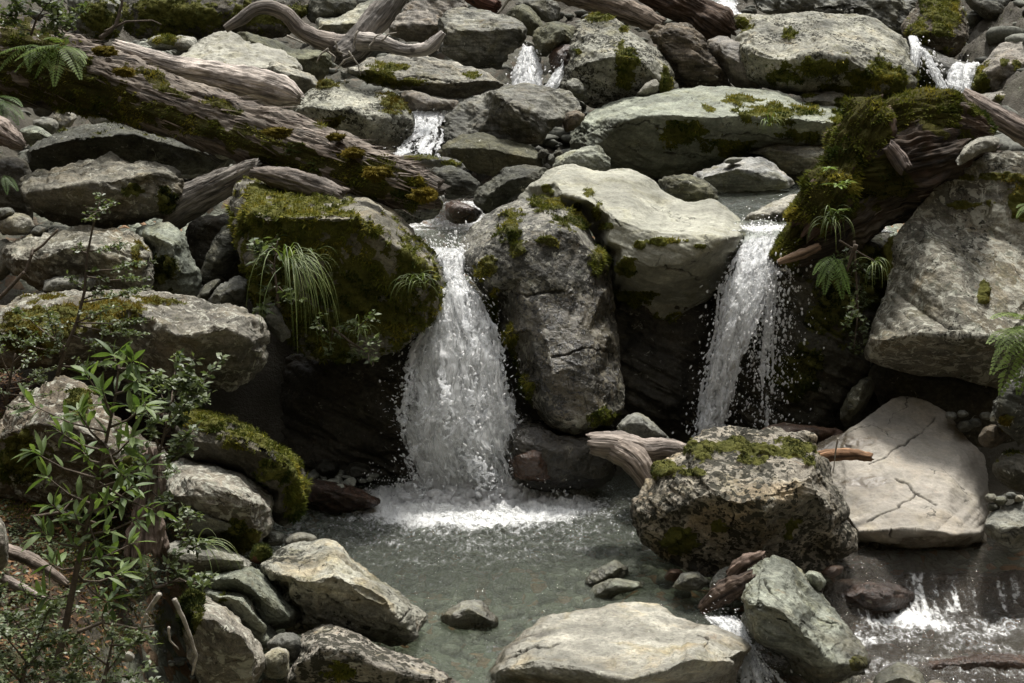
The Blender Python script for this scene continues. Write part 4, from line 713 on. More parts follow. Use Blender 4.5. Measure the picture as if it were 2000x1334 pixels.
R(B, 'large mossy overhanging boulder under the trunk, left of the main waterfall', 9.75, [(455,400),(460,369),(485,350),(525,353),(600,373),(660,383),(700,380),(740,398),(780,422),(802,448),(822,478),(838,489),(853,514),(865,545),(867,572),(857,602),(832,630),(812,648),(800,676),(760,694),(720,706),(680,710),(640,718),(600,712),(588,690),(558,662),(528,640),(498,592),(478,520),(463,450)],
  ridge=[(490,420,.7),(560,430,.9),(640,430,1),(720,430,1),(770,480,1.05),(830,530,.8)], th=.85, col='lich', speck=.35, lichen=.4, warm=.6, moss=[(560,450,110,110),(690,560,110,110),(800,560,60,90),(640,640,140,70),(530,560,70,120),(660,440,40,60),(770,620,60,60),(500,380,40,24)], mk='moss', smooth=10, tuft=1.35)
R(K, 'bare pale patchy stone against the left foot of the mossy overhanging boulder', 9.25, [(495,603),(525,585),(548,608),(569,657),(553,671),(525,647)], col='grey', lichen=.4)
R(K, 'earthy dark mossy bank rock below the lichen boulder shoulder', 8.95, [(345,750),(402,732),(472,740),(505,715),(516,655),(548,676),(576,711),(605,737),(613,767),(600,808),(565,824),(525,834),(490,829),(437,816),(365,798)], col='dark', moss=[(490,790,40,40),(540,740,40,40),(520,690,26,40),(590,780,24,30)], mk='mossdark', tuft=1.2)
R(B, 'broad boulder capped with yellow moss on its left and a scooped pale right shoulder', 8.7, [(-20,615),(21,588),(70,568),(115,571),(168,569),(227,571),(280,576),(322,576),(364,585),(399,595),(434,602),(465,599),(492,616),(513,632),(518,660),(513,702),(492,738),(455,762),(420,756),(385,756),(315,756),(210,740),(70,725),(-20,716)], ridge=[(-10,650,.8),(90,655,1),(190,640,1),(250,600,.8),(300,625,.9),(340,652,1),(381,657,1),(434,630,1),(508,640,.8)], th=.75, col='lich', lichen=.65, speck=.35, warm=.5, moss=[(130,620,110,40),(60,660,60,40),(215,610,60,30),(300,590,60,8)], mk='mossyellow', rough=1.2)
R(B, 'wedge boulder with a bright moss back sloping into the pool at left', 7.95, [(325,850),(340,828),(352,804),(378,795),(420,809),(455,823),(483,837),(497,855),(514,865),(530,876),(562,893),(583,916),(597,948),(590,981),(576,1012),(546,1018),(533,1004),(516,960),(483,935),(420,911),(350,900),(327,888)], ridge=[(345,828,.7),(420,842,1),(475,866,1),(530,894,1),(570,920,.8)], th=.5, col='black', lichen=.0, speck=.2, moss=[(400,820,80,26),(490,860,70,26),(555,910,50,34),(575,960,34,60)], mk='moss', tuft=1.1)
R(B, 'pale round boulder dotted with lichen at the left edge of the pool', 7.55, [(321,932),(330,904),(357,896),(395,898),(448,910),(483,928),(509,950),(527,975),(529,1000),(532,1016),(527,1034),(506,1049),(492,1071),(483,1082),(437,1068),(400,1054),(363,1018),(332,976)], ridge=[(335,945,.7),(400,950,1),(460,965,1),(515,995,.85)], th=.6, col='lich', lichen=.85, speck=.45, moss=[(470,1050,30,30)], mk='mossdark', smooth=12)
R('slab', 'angular grey slab leaning on the round lichen boulder', 7.2, [(355,1009),(367,982),(395,991),(427,1005),(457,1023),(453,1038),(420,1039),(385,1046),(357,1038)], ridge=[(362,1004),(400,1008),(450,1028)], col='green', smooth=4)
R(S, 'small dark striped stone in the water beside the round lichen boulder', 7.55, [(512,1057),(521,1037),(539,1037),(558,1046),(551,1065),(525,1068)], col='grey', streak=.8)
R(S, 'low rounded pale stone at the pool edge above the speckled boulder', 7.5, [(554,1072),(560,1048),(588,1038),(618,1048),(614,1063),(577,1072)], col='pale', speck=.3)
R(S, 'rusty brown mossy stone in the gap below the round lichen boulder', 7.05, [(486,1094),(500,1065),(521,1063),(534,1080),(509,1102)], col='rust', moss=[(508,1080,30,20)], mk='mossdark', tuft=.6)
R('slab', 'pale lichen spotted slab in front of the round lichen boulder', 6.95, [(306,1068),(350,1054),(385,1059),(430,1068),(462,1082),(493,1098),(481,1112),(437,1117),(395,1131),(351,1140),(346,1108),(330,1083)], ridge=[(330,1080,.8),(390,1090,1),(470,1095,.8)], th=.35, col='pale', speck=.4, lichen=.6)
R(B, 'grey green slab boulder with a sunlit right edge, upper of a leaning pair', 6.75, [(393,1133),(430,1110),(483,1106),(512,1117),(537,1147),(562,1167),(586,1192),(576,1220),(553,1236),(533,1243),(508,1208),(486,1178),(455,1159),(397,1151)], ridge=[(420,1130,.8),(480,1128,1),(520,1160,1.05),(560,1200,.9)], th=.4, col='green', speck=.25, lichen=.3, smooth=5)
R(B, 'grey slab boulder with mossy back, lower of the leaning pair', 6.55, [(386,1160),(416,1147),(455,1150),(490,1163),(506,1188),(523,1213),(543,1246),(527,1264),(509,1270),(486,1242),(451,1208),(416,1180)], ridge=[(410,1165,.8),(470,1175,1),(510,1225,1)], th=.35, col='green', speck=.15, smooth=5, moss=[(437,1172,18,8)])
R(B, 'big lichen blotched boulder at the bottom left with a mossy earth side', 6.1, [(346,1170),(371,1155),(402,1162),(434,1180),(462,1208),(492,1240),(506,1258),(515,1294),(508,1330),(490,1352),(402,1352),(374,1290),(356,1237)], ridge=[(370,1185,.8),(420,1210,1),(470,1250,1),(505,1300,.8)], th=.5, col='lich', lichen=.7, speck=.3, warm=.5, moss=[(375,1200,24,50)], mk='mossdark', smooth=9)
R(B, 'large black dotted boulder with tan faces on the near left of the pool', 6.95, [(504,1108),(542,1078),(567,1068),(602,1056),(633,1054),(657,1062),(677,1083),(702,1113),(715,1125),(750,1142),(782,1167),(802,1184),(827,1202),(853,1216),(870,1233),(842,1252),(790,1264),(740,1258),(690,1253),(640,1242),(590,1242),(558,1230),(572,1202),(552,1172),(527,1142)],
  ridge=[(520,1115,.6),(575,1128,.85),(620,1138,1),(655,1120,.95),(700,1142,1),(750,1172,1),(800,1205,.9),(850,1228,.7)], th=.55, col='pale', speck=.72, lichen=.3, warm=.6, smooth=4, cracks=[[(805,1190),(790,1205),(775,1215)],[(625,1160),(660,1175),(700,1170)]], facets=8)
R(B, 'blackened lichen boulder cut by the bottom edge left of the outflow', 6.2, [(560,1324),(572,1293),(589,1282),(586,1244),(616,1229),(651,1220),(685,1232),(713,1246),(734,1264),(772,1278),(818,1288),(850,1302),(877,1316),(907,1335),(915,1356),(560,1356)], ridge=[(580,1300,.8),(630,1270,1),(690,1275,1),(760,1310,1),(860,1330,.8)], th=.45, col='pink', speck=1.0, lichen=.4, moss=[(665,1305,40,20)], mk='moss')
R(S, 'smooth grey white stone between the slab pair and the blackened boulder', 6.3, [(521,1254),(553,1234),(577,1236),(597,1255),(593,1278),(574,1298),(558,1283),(526,1270)], col='grey', smooth=10, facets=2, lichen=.15)
R(S, 'pale stone with one black lichen spot at the bottom left of centre', 6.08, [(509,1284),(539,1264),(563,1271),(567,1297),(558,1330),(525,1326),(511,1304)], col='pale', speck=.4, lichen=.4)
# right side
R(K, 'dark cave wall rock behind the main waterfall at left', 10.35, [(555,700),(640,690),(760,640),(840,600),(900,560),(930,640),(910,980),(590,985),(550,880)], th=.35, col='black', wet=.25, mossup=.05, mk='mossdark', rough=1.3)  # cave wall rocks coloured near black to stand for the cave shade
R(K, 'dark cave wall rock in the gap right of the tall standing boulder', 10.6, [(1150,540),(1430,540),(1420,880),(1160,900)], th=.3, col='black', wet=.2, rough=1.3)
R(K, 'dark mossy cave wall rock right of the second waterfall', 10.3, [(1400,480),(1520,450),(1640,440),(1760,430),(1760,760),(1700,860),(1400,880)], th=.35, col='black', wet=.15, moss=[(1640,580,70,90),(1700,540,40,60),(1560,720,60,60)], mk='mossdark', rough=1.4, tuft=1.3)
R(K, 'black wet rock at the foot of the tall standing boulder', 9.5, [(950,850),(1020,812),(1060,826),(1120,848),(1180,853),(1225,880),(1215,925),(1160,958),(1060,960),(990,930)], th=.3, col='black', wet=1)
R(K, 'wet brown rock splashed at the right foot of the main waterfall', 9.35, [(983,892),(1035,870),(1080,878),(1094,900),(1086,930),(1050,945),(1000,935)], th=.2, col='wetb', wet=1)
R(K, 'wet red brown rock left of the main waterfall foot', 9.15, [(588,965),(610,936),(660,943),(720,963),(748,980),(720,995),(650,1002),(600,995)], ridge=[(610,955),(660,962),(730,980)], th=.2, col='wetb', wet=1)
for x, y, r, l in ((640,915,26,'dark wet stone in the cave above the red brown rock'),(700,925,30,'dark wet stone in the cave nearest the main waterfall')):
    R(S, l, 9.9, [(x-r,y),(x-r*.5,y-r*.7),(x+r*.5,y-r*.6),(x+r,y+.1*r),(x+r*.4,y+r*.6),(x-r*.6,y+r*.6)], col='dark', wet=.6)
R(S, 'pale grey stone behind the driftwood elbow under the standing boulder', 9.1, [(1204,838),(1224,810),(1245,807),(1273,821),(1292,843),(1312,864),(1262,862),(1228,855)], col='grey')
R(K, 'dark olive upright rock in the shade right of the second waterfall', 9.5, [(1641,818),(1650,779),(1678,746),(1700,732),(1708,759),(1687,803),(1650,842)], col='olive', wet=.3)
R(S, 'brown wet flat stone where the second waterfall lands', 9.4, [(1480,842),(1520,826),(1580,832),(1640,838),(1650,856),(1560,866),(1490,862)], col='wetb', wet=.6)
R(B, 'huge lichen encrusted boulder at the right edge overhanging the stream', 9.7, [(1728,503),(1751,452),(1790,401),(1825,369),(1856,348),(1888,313),(1909,296),(1948,292),(2000,288),(2070,288),(2070,750),(1965,764),(1912,751),(1860,737),(1790,737),(1720,712),(1688,704),(1688,685),(1700,660),(1714,608),(1732,566),(1728,538)],
  ridge=[(1705,668,.85),(1755,690,1.05),(1807,684,1.08),(1877,684,1.08),(1947,678,1.1),(2050,680,1.1)], th=.75, col='lich', lichen=.8, speck=.5, warm=.4, moss=[(1940,345,70,12),(1735,500,14,50),(1920,570,14,26),(1990,400,20,40),(1880,400,50,10)], mk='mossyellow', tuft=.7, rough=.75, smooth=9, tilt=.7)
R(S, 'smooth pale stone perched between the mossy stump and the huge boulder', 9.75, [(1865,313),(1888,286),(1909,272),(1944,265),(1957,277),(1953,292),(1916,297),(1895,308),(1874,326)], col='pale', speck=.1, smooth=10)
R(B, 'smooth tan slab boulder with a long crack on the right', 8.75, [(1582,866),(1615,848),(1650,844),(1671,830),(1702,805),(1734,784),(1765,776),(1807,784),(1841,803),(1862,824),(1890,855),(1922,887),(1929,910),(1929,937),(1928,990),(1924,1027),(1926,1070),(1877,1072),(1825,1074),(1755,1076),(1720,1074),(1683,1070),(1654,1048),(1618,960),(1592,905)],
  ridge=[(1648,1000,.55),(1680,1040,.85),(1760,1050,1),(1840,1048,1),(1912,1040,.8)], th=.8, plain=.75, cracks=[[(1700,905),(1730,890),(1770,865),(1800,840),(1828,815)],[(1690,1022),(1740,1000),(1790,965),(1770,945),(1750,935)],[(1790,965),(1830,985)],[(1740,1050),(1735,1035)],[(1650,870),(1675,885)]], col='pink', speck=.05, warm=.5, lichen=.1, streak=.2, smooth=14, facets=2, rough=.6, damp=[(1640,865,60,26),(1830,1055,100,16),(1720,1066,60,8),(1690,940,50,14)], tilt=1.6)
R(B, 'big angular boulder with black and green moss on top, standing in the pool', 7.95, [(1232,1020),(1243,985),(1263,958),(1283,933),(1308,903),(1338,873),(1363,848),(1385,840),(1440,840),(1470,848),(1520,836),(1537,853),(1582,853),(1592,878),(1608,909),(1623,945),(1638,970),(1653,1010),(1668,1050),(1663,1074),(1637,1096),(1590,1112),(1550,1128),(1480,1132),(1420,1128),(1370,1126),(1320,1112),(1268,1090),(1242,1062)],
  ridge=[(1262,985,.6),(1310,965,.85),(1370,968,1),(1430,985,1.05),(1490,1000,1.05),(1530,955,1),(1580,940,.95),(1615,985,.8)], th=.7, col='oliveb', speck=.92, lichen=.3, warm=.6, streak=.35, moss=[(1370,880,34,24),(1500,880,60,16),(1550,880,40,20),(1430,870,50,14),(1545,1030,16,24),(1400,1025,26,12),(1300,920,30,16),(1460,900,40,10),(1350,925,30,8),(1580,905,16,10),(1330,1060,30,30)], mk='mossdark', smooth=5, facets=7, damp=[(1420,1128,220,14)], uc=.8, cracks=[[(1590,885),(1612,950),(1640,1010),(1655,1060)],[(1425,1040),(1432,1010),(1425,985)],[(1300,980),(1330,1010)]], tuft=.55)
R(K, 'grey flat topped rock at the right edge beside the tan slab', 7.95, [(1921,1026),(1937,1002),(1965,984),(2034,973),(2034,1064),(1983,1072),(1956,1062),(1928,1042)], ridge=[(1935,1028,.8),(1980,1036,1),(2030,1030,1)], col='grey', streak=.5, smooth=5)
R(K, 'slanted dark slab with pale bands at the right edge under the fern', 8.5, [(1932,830),(1940,793),(1958,757),(1983,729),(2024,696),(2024,860),(1993,876),(1977,854),(1949,832)], col='dark', streak=.7, lichen=.5, moss=[(1965,825,20,14)], mk='mossyellow', smooth=5)
R(K, 'small brown rock in shade left of the slanted dark slab', 8.7, [(1906,860),(1927,831),(1958,828),(1968,855),(1930,880)], col='brown')
R(K, 'dark mossy rock at the right edge below the slanted slab', 8.4, [(1936,912),(1965,883),(2000,879),(2030,905),(2034,960),(1995,965),(1955,945)], col='black', mossup=.2, mk='mossdark')
for x, y, r, c, l in ((1884,832,17,'dark','grey flat pebble largest behind the tan slab'),(1905,826,13,'grey','grey brown pebble behind the tan slab nearest the right edge'),(1858,812,12,'grey','dull pebble in the dark gap over the tan slab'),(1880,808,11,'grey','grey pebble farthest back in the gap over the tan slab'),(1925,812,12,'grey','grey pebble beside the small brown rock')):
    R(S, l, 9.1, [(x-r,y),(x-r*.6,y-r*.55),(x+r*.5,y-r*.6),(x+r,y+.1*r),(x+r*.5,y+r*.55),(x-r*.6,y+r*.6)], col=c, facets=6, smooth=3, lichen=0, speck=.1, vox=.006, rough=1.3)
for x, y, r, c, l in ((1936,972,12,'grey','dull pebble topmost of the heap by the flat topped grey rock'),(1955,978,14,'grey','striped pebble in the heap by the flat topped grey rock'),(1940,990,13,'dark','dark pebble lowest of the heap by the flat topped grey rock'),(1975,968,11,'grey','grey pebble at the back of the heap by the flat topped grey rock'),(1990,974,11,'pale','white pebble at the right end of the heap by the flat topped grey rock')):
    R(S, l, 8.05, [(x-r,y),(x-r*.6,y-r*.55),(x+r*.5,y-r*.6),(x+r,y+.1*r),(x+r*.5,y+r*.55),(x-r*.6,y+r*.6)], col=c, facets=6, smooth=3, lichen=0, speck=.1, vox=.006, rough=1.3)
# in and round the pool
R(S, 'green blue stone with fine layers standing in the pool', 7.75, [(1134,1149),(1147,1125),(1175,1106),(1203,1096),(1226,1107),(1229,1124),(1196,1138),(1157,1155)], col='green', streak=.9, smooth=4, wet=.25)
R(S, 'flat mint green stone awash beside the layered stone in the pool', 7.55, [(1144,1164),(1168,1139),(1199,1130),(1231,1135),(1266,1139),(1247,1151),(1210,1160),(1192,1172),(1161,1174)], col='green', wet=.15, th=.1)
R(S, 'dark wedge shaped stone alone in the near pool', 7.05, [(856,1212),(881,1187),(912,1173),(940,1176),(970,1206),(972,1222),(948,1232),(895,1228)], ridge=[(870,1208),(915,1190),(960,1212)], col='grey', smooth=3, facets=5, damp=[(915,1226,70,12)])
R(S, 'small dark pyramid stone below the mossy topped boulder', 7.35, [(1312,1148),(1332,1120),(1363,1117),(1386,1137),(1372,1152),(1335,1154)], col='grey', smooth=3, streak=.6)
R(S, 'grey oval stone leaning on the broken driftwood stub', 7.3, [(1382,1150),(1395,1125),(1416,1107),(1433,1107),(1433,1124),(1412,1146)], col='grey', smooth=8)
R(S, 'dull red brown stone under the left corner of the mossy topped boulder', 7.5, [(1296,1130),(1308,1112),(1330,1112),(1336,1126),(1318,1138)], col='wetb', wet=.4)
R(S, 'pale green stone tucked behind the upright green boulder', 7.2, [(1568,1124),(1584,1113),(1607,1121),(1614,1142),(1598,1155),(1580,1142)], col='green')
R(S, 'flat wet amber stone beside the mossy topped boulder', 7.55, [(1600,1120),(1622,1104),(1648,1107),(1640,1124),(1615,1130)], col='wetb', wet=.7, warm=1)
R(K, 'black wet ledge rock with water pouring over beside the upright green boulder', 7.86, [(1600,1150),(1643,1136),(1713,1133),(1760,1140),(1800,1162),(1790,1186),(1744,1200),(1688,1214),(1650,1212),(1615,1186)], th=.25, col='wetb', wet=1, streak=.8)
R(K, 'long wet brown ledge rock under the right stream', 8.16, [(1690,1126),(1790,1119),(1895,1119),(1965,1116),(2050,1111),(2050,1196),(1965,1200),(1930,1194),(1860,1202),(1780,1196),(1720,1160)], th=.2, col='wetb', wet=1, streak=.8)
R(K, 'low brown rock awash in the lower right rapids', 7.1, [(1740,1302),(1830,1286),(1930,1276),(2010,1280),(2070,1302),(2030,1340),(1900,1352),(1780,1342)], th=.12, col='wetb', wet=1)
R(B, 'pale cream boulder with tan blotches cut by the bottom edge at centre', 6.6, [(950,1362),(960,1308),(974,1283),(998,1255),(1026,1230),(1051,1209),(1081,1201),(1123,1196),(1175,1187),(1210,1180),(1252,1177),(1277,1180),(1300,1195),(1350,1217),(1388,1223),(1433,1241),(1463,1256),(1466,1270),(1443,1298),(1422,1362)], ridge=[(975,1310,.75),(1040,1300,.95),(1130,1310,1.1),(1220,1330,1.2),(1300,1310,1.12),(1345,1285,1.05),(1390,1266,.95),(1455,1258,.6)], th=.65, plain=.25, cracks=[[(990,1290),(1030,1270),(1090,1258)],[(1360,1240),(1385,1250),(1380,1262)],[(1000,1275),(1050,1262)]], col='pale', speck=.16, warm=.9, lichen=.3, streak=.3, smooth=7, facets=3, tilt=1.3, rough=.8)
R(B, 'upright pale green angular boulder at the lower right of centre', 6.75, [(1456,1120),(1463,1104),(1496,1094),(1528,1092),(1553,1107),(1582,1136),(1607,1164),(1631,1188),(1652,1216),(1670,1237),(1691,1262),(1702,1288),(1687,1312),(1650,1324),(1615,1328),(1591,1340),(1564,1328),(1536,1292),(1494,1261),(1465,1236),(1458,1206),(1455,1165)], ridge=[(1464,1175,.75),(1500,1196,.95),(1540,1225,1.05),(1575,1262,1.05),(1625,1296,.9),(1680,1300,.6)], th=.5, col='green', speck=.12, warm=.4, streak=.6, smooth=4, facets=6, tilt=1.3, cracks=[[(1520,1208),(1545,1215),(1570,1212),(1590,1228)],[(1490,1130),(1510,1160),(1530,1180)],[(1600,1210),(1640,1220)]], moss=[(1680,1290,18,14)], mk='mossyellow', tuft=.3)
R(B, 'pale rock point rising at the bottom edge right of the upright boulder', 6.35, [(1690,1362),(1718,1312),(1748,1297),(1766,1295),(1792,1307),(1806,1328),(1815,1362)], ridge=[(1712,1340),(1760,1325),(1800,1340)], col='green', smooth=4)
R(S, 'small pale rock just showing at the bottom edge by the rock point', 6.3, [(1800,1362),(1812,1332),(1830,1326),(1855,1340),(1870,1362)], col='pale')
# left bank
R(B, 'brown lichen covered bank boulder behind the broad leaved sapling', 7.3, [(-20,800),(30,772),(70,760),(130,743),(168,758),(205,795),(245,845),(300,868),(332,900),(322,960),(260,1000),(100,1005),(-20,1000)], ridge=[(0,850,.8),(90,820,1),(180,850,1),(260,900,1)], th=.5, col='brown', lichen=.75, speck=.4, moss=[(150,790,30,30),(40,900,50,50),(250,920,40,40)], mk='mossdark', rough=1.3)
R(K, 'pale lichen rock cut by the left edge below the bank boulder', 5.6, [(-20,1010),(5,1015),(16,1060),(14,1110),(-20,1120)], col='lich', lichen=.8)
R(S, 'small pale pebble lying on the leaf litter of the bank', 5.6, [(234,1288),(238,1276),(252,1272),(262,1280),(260,1290),(246,1293)], col='pale', facets=1)
# three dark filler stones added to paint the shade between the larger boulders
for lab, Y, O, c in (  ('dark filler rock in the hollow under the stump at right', 10.6, [(1500,520),(1600,470),(1740,440),(1760,520),(1700,600),(1540,600)], 'black'),
  ('dark filler rock in shade beneath the huge lichen boulder', 9.9, [(1690,700),(1800,730),(1960,750),(2040,760),(2040,860),(1900,870),(1720,850)], 'black'),
  ('dark filler rock in the hollow behind the leaning splinter', 10.8, [(360,430),(460,410),(500,480),(490,560),(380,580)], 'black'),
  ('dark filler rock in shade at the left edge below the fallen trunk', 11.6, [(-20,300),(50,310),(70,360),(60,450),(-20,460)], 'black')):
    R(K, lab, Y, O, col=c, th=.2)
# ------------------------------------------------------------------ dead wood
BR = (0.21, 0.18, 0.15); GREYW = (0.30, 0.25, 0.215); DK = (0.075, 0.052, 0.038)
trunk = LOG('fallen_trunk', 'long fallen tree trunk with shredded bark and yellow moss across the upper left', [(-70,95,11.6,72),(60,125,11.5,70),(170,155,11.35,62),(270,186,11.2,56),(395,230,10.95,52),(545,279,10.6,56),(690,332,10.25,54),(790,362,10.05,40),(858,380,9.95,26)], col=(0.185,0.158,0.13), rot=.5, rough=1.0, seed=3, fibres=4200,
  moss=[(60,110,120,80,20),(170,190,90,60,20),(250,215,100,26,20),(380,240,110,22,20),(300,150,60,16,20),(440,210,60,12,22),(600,300,90,20,22),(700,360,80,24,20),(800,385,60,20,10),(735,320,40,18),(640,240,30,10),(500,260,70,16,22),(690,330,60,20,22),(330,225,130,24,20),(520,300,120,20,22),(420,255,100,20,22),(340,180,50,10,20),(800,350,40,20,20),(560,320,60,14,22)], mk='moss', tuft=1.25)
LOG('limb', None, [(225,92,11.75,14),(330,128,11.7,21),(430,150,11.65,26),(520,170,11.6,30),(560,182,11.58,26),(584,192,11.56,12)], col=(0.50,0.44,0.39), rot=.1, parent=trunk, seed=5, rough=.7)
for a, (x, y, Y, r) in enumerate(((543,258,10.05,15),(735,338,9.65,17),(828,380,9.62,17),(690,300,10.0,12),(205,100,10.9,14),(655,268,10.1,10),(240,140,10.75,12))):   # raised moss cushions
    mb = MB(); bm = bmesh.new(); bmesh.ops.create_icosphere(bm, subdivisions=4, radius=1); Vv = np.array([v.co[:] for v in bm.verts], np.float32); Ff = [[v.index for v in f.verts] for f in bm.faces]; bm.free()
    Nn = Vv.copy(); c = P(x, y, Y); rad = r * Y / FPX; Vv = Vv * (1 + .6 * fbm(Vv * 1.7 + a * 7, 3, a))[:, None] * np.array([rad * 1.5, rad * 1.1, rad * .62]) + c - np.array(trunk.location)
    o = raw_mesh('moss_cushion', Vv, np.array(Ff).ravel(), np.full(len(Ff), 3), M['mossyellow'], True, {'tint': np.full(len(Vv), .6)}); oc = bpy.data.objects.new('moss_cushion', o); COL.objects.link(oc); oc.parent = trunk
    tufts.vox = rad * .1; tufts.va = (rad * .1) ** 2 * 2; tufts('moss', Vv.astype(np.float32), Nn, np.ones(len(Vv)), .016, M['mossyellow'], oc, None, 60000, seed=a)
LOG('driftwood', 'smooth grey driftwood log wedged diagonally below the fallen trunk', [(318,428,10.5,30),(370,392,10.45,30),(430,362,10.4,27),(475,338,10.35,20),(503,322,10.3,12)], cat='driftwood', col=(0.225,0.205,0.18), rot=.1, fibres=300, seed=8, rough=.8, group='pieces of driftwood')
LOG('driftwood', 'short brown broken log lying under the fallen trunk on the mossy boulder', [(494,336,9.95,8),(540,346,9.9,19),(600,362,9.85,22),(668,388,9.8,20)], cat='driftwood', col=(0.165,0.14,0.12), rot=.3, fibres=250, seed=9, group='pieces of driftwood')
fork = LOG('driftwood', 'forked grey driftwood snag with a curved arm and rootlets at the top edge', [(795,-40,15.0,20),(765,2,14.9,22),(728,48,14.8,25),(694,92,14.7,27),(662,112,14.6,22)], cat='driftwood', col=(0.165,0.15,0.135), rot=.1, seed=12, rough=.8, jag=.3, group='pieces of driftwood')
LOG('limb', None, [(440,56,14.6,7),(470,38,14.6,11),(500,17,14.6,12),(530,15,14.62,13),(560,30,14.66,14),(592,62,14.7,15),(640,82,14.72,18),(694,92,14.75,22)], col=(0.22,0.19,0.165), rot=.1, parent=fork, seed=13, rough=.6, jag=.4)
LOG('limb', None, [(700,82,14.6,18),(745,84,14.5,14),(790,98,14.45,11),(830,96,14.4,12),(852,80,14.4,11),(866,64,14.4,6)], col=(0.36,0.33,0.30), rot=.1, parent=fork, seed=14, rough=.9, jag=.6)
mb = MB(); fo = np.array(fork.location)
for pl_ in ([(560,70),(585,80),(598,86)],[(640,100),(655,112),(652,124)],[(680,100),(700,125),(704,148)],[(700,60),(692,78),(690,96)],[(655,80),(660,100),(680,108)],[(720,95),(735,70),(745,66)],[(640,95),(625,108),(618,122)],[(690,110),(672,118),(655,140)],[(745,80),(760,66),(775,64)]):
    a = dens([(x, y) for x, y in pl_], 5, False); mb.tube(P(a[:, 0] + RNG.normal(0, .8, len(a)), a[:, 1], 14.35) - fo, np.linspace(.012, .005, len(a)), 5)
mb.obj('rootlets', M['pale_bark'], fork)
LOG('driftwood', 'brown weathered log crossing the top edge right of centre', [(1075,-26,17.2,20),(1150,-5,17.1,22),(1220,18,17,22),(1292,50,16.9,14)], cat='driftwood', col=(0.24,0.195,0.155), rot=.4, fibres=300, seed=17, group='pieces of driftwood')
LOG('driftwood', 'dark wet log with a ragged root end beside the topmost cascade', [(1225,-30,17.3,24),(1300,-4,17.2,27),(1360,24,17.1,26),(1400,48,17.0,34),(1430,66,16.95,18)], cat='driftwood', col=DK, rot=.8, seed=18, rough=1.5, group='pieces of driftwood')
LOG('driftwood', 'small red brown log end at the top edge left of centre', [(905,-22,18.4,14),(940,2,18.3,15),(972,14,18.2,12)], cat='driftwood', col=(0.13,0.06,0.04), rot=.5, seed=19, group='pieces of driftwood')
mb = MB(); a = dens([(1012,-14),(992,0),(980,18),(972,27)], 4, False); mb.tube(P(a[:, 0], a[:, 1], 17.9), np.linspace(.03, .016, len(a)), 6); tag(mb.obj('stick', M['pale_bark'], origin=PV(990, 5, 17.9)), 'pale bent stick at the top edge beside the small red brown log', 'stick')
stump = LOG('mossy_stump', 'mossy rotten stump and roots slanting over the right waterfall', [(1512,508,9.95,16),(1560,478,10.0,34),(1620,440,10.05,50),(1700,395,10.1,55),(1780,360,10.15,58),(1860,330,10.2,50),(1930,290,10.3,30)], cat='stump', col=(0.075,0.062,0.048), rot=.7, rough=1.7, seed=22, fibres=600, mossup=.85, moss=[(1545,470,50,50),(1620,405,80,40),(1700,360,60,30)], mk='moss')
LOG('root', None, [(1570,440,9.85,34),(1612,388,9.8,44),(1640,340,9.85,34),(1662,300,9.9,30)], col=(0.09,0.06,0.045), rot=.6, parent=stump, seed=23, rough=1.8, mossup=1.5, tuft=1.7, moss=[(1615,390,70,60)])
LOG('root', None, [(1640,350,10.0,34),(1668,290,9.95,44),(1698,240,9.95,42),(1722,210,10.0,20)], col=(0.10,0.07,0.05), rot=.6, parent=stump, seed=24, rough=2, mossup=1.2, moss=[(1690,250,60,80),(1660,330,60,60)], mk='moss', tuft=1.5)
LOG('root', None, [(1690,262,10.05,44),(1760,240,10.05,44),(1830,232,10.1,46),(1890,250,10.15,34),(1930,266,10.2,12)], col=(0.085,0.062,0.045), rot=.7, parent=stump, seed=25, rough=2, mossup=1.15, fibres=500, moss=[(1760,215,90,40),(1840,210,60,36),(1800,270,130,36)], mk='moss', tuft=1.4)
LOG('root', None, [(1735,285,9.7,12),(1755,310,9.68,15),(1768,330,9.66,14)], col=(0.13,0.10,0.085), rot=.2, parent=stump, seed=26)
LOG('root', None, [(1660,330,10.0,40),(1720,325,9.95,50),(1790,310,9.95,55),(1860,290,10.0,45)], col=(0.055,0.043,0.033), rot=.8, parent=stump, seed=27, rough=1.9, mossup=.6, moss=[(1720,350,60,60),(1660,340,40,50)], mk='mossdark')
LOG('splinter', None, [(1520,512,9.7,5),(1560,498,9.68,9),(1600,482,9.7,7)], col=(0.30,0.20,0.13), rot=.2, parent=stump, seed=28)
LOG('driftwood', 'grey brown log lying at the right edge above the huge lichen boulder', [(1880,186,11.6,14),(1925,215,11.5,19),(1975,245,11.4,20),(2050,285,11.3,22)], cat='driftwood', col=(0.25,0.205,0.175), rot=.3, seed=30, group='pieces of driftwood')
LOG('driftwood', 'shaggy broken log end at the left edge below the ferns', [(-50,228,9.6,28),(0,258,9.55,22),(28,275,9.5,15),(46,286,9.5,7)], cat='driftwood', col=(0.30,0.25,0.215), rot=.5, fibres=500, seed=31, rough=1.5, group='pieces of driftwood')
elbow = LOG('driftwood', 'peeled elbow shaped driftwood between the waterfalls at the pool edge', [(1156,866,8.45,20),(1190,868,8.42,27),(1225,874,8.45,27),(1258,880,8.5,22),(1300,878,8.6,22),(1352,896,8.75,20)], cat='driftwood', col=(0.31,0.265,0.23), rot=.3, seed=33, rough=.8, group='pieces of driftwood')
LOG('limb', None, [(1200,875,8.4,24),(1235,895,8.36,26),(1258,925,8.33,23),(1282,962,8.33,19)], col=(0.30,0.25,0.21), rot=.3, parent=elbow, seed=34, rough=.9, jag=.5)
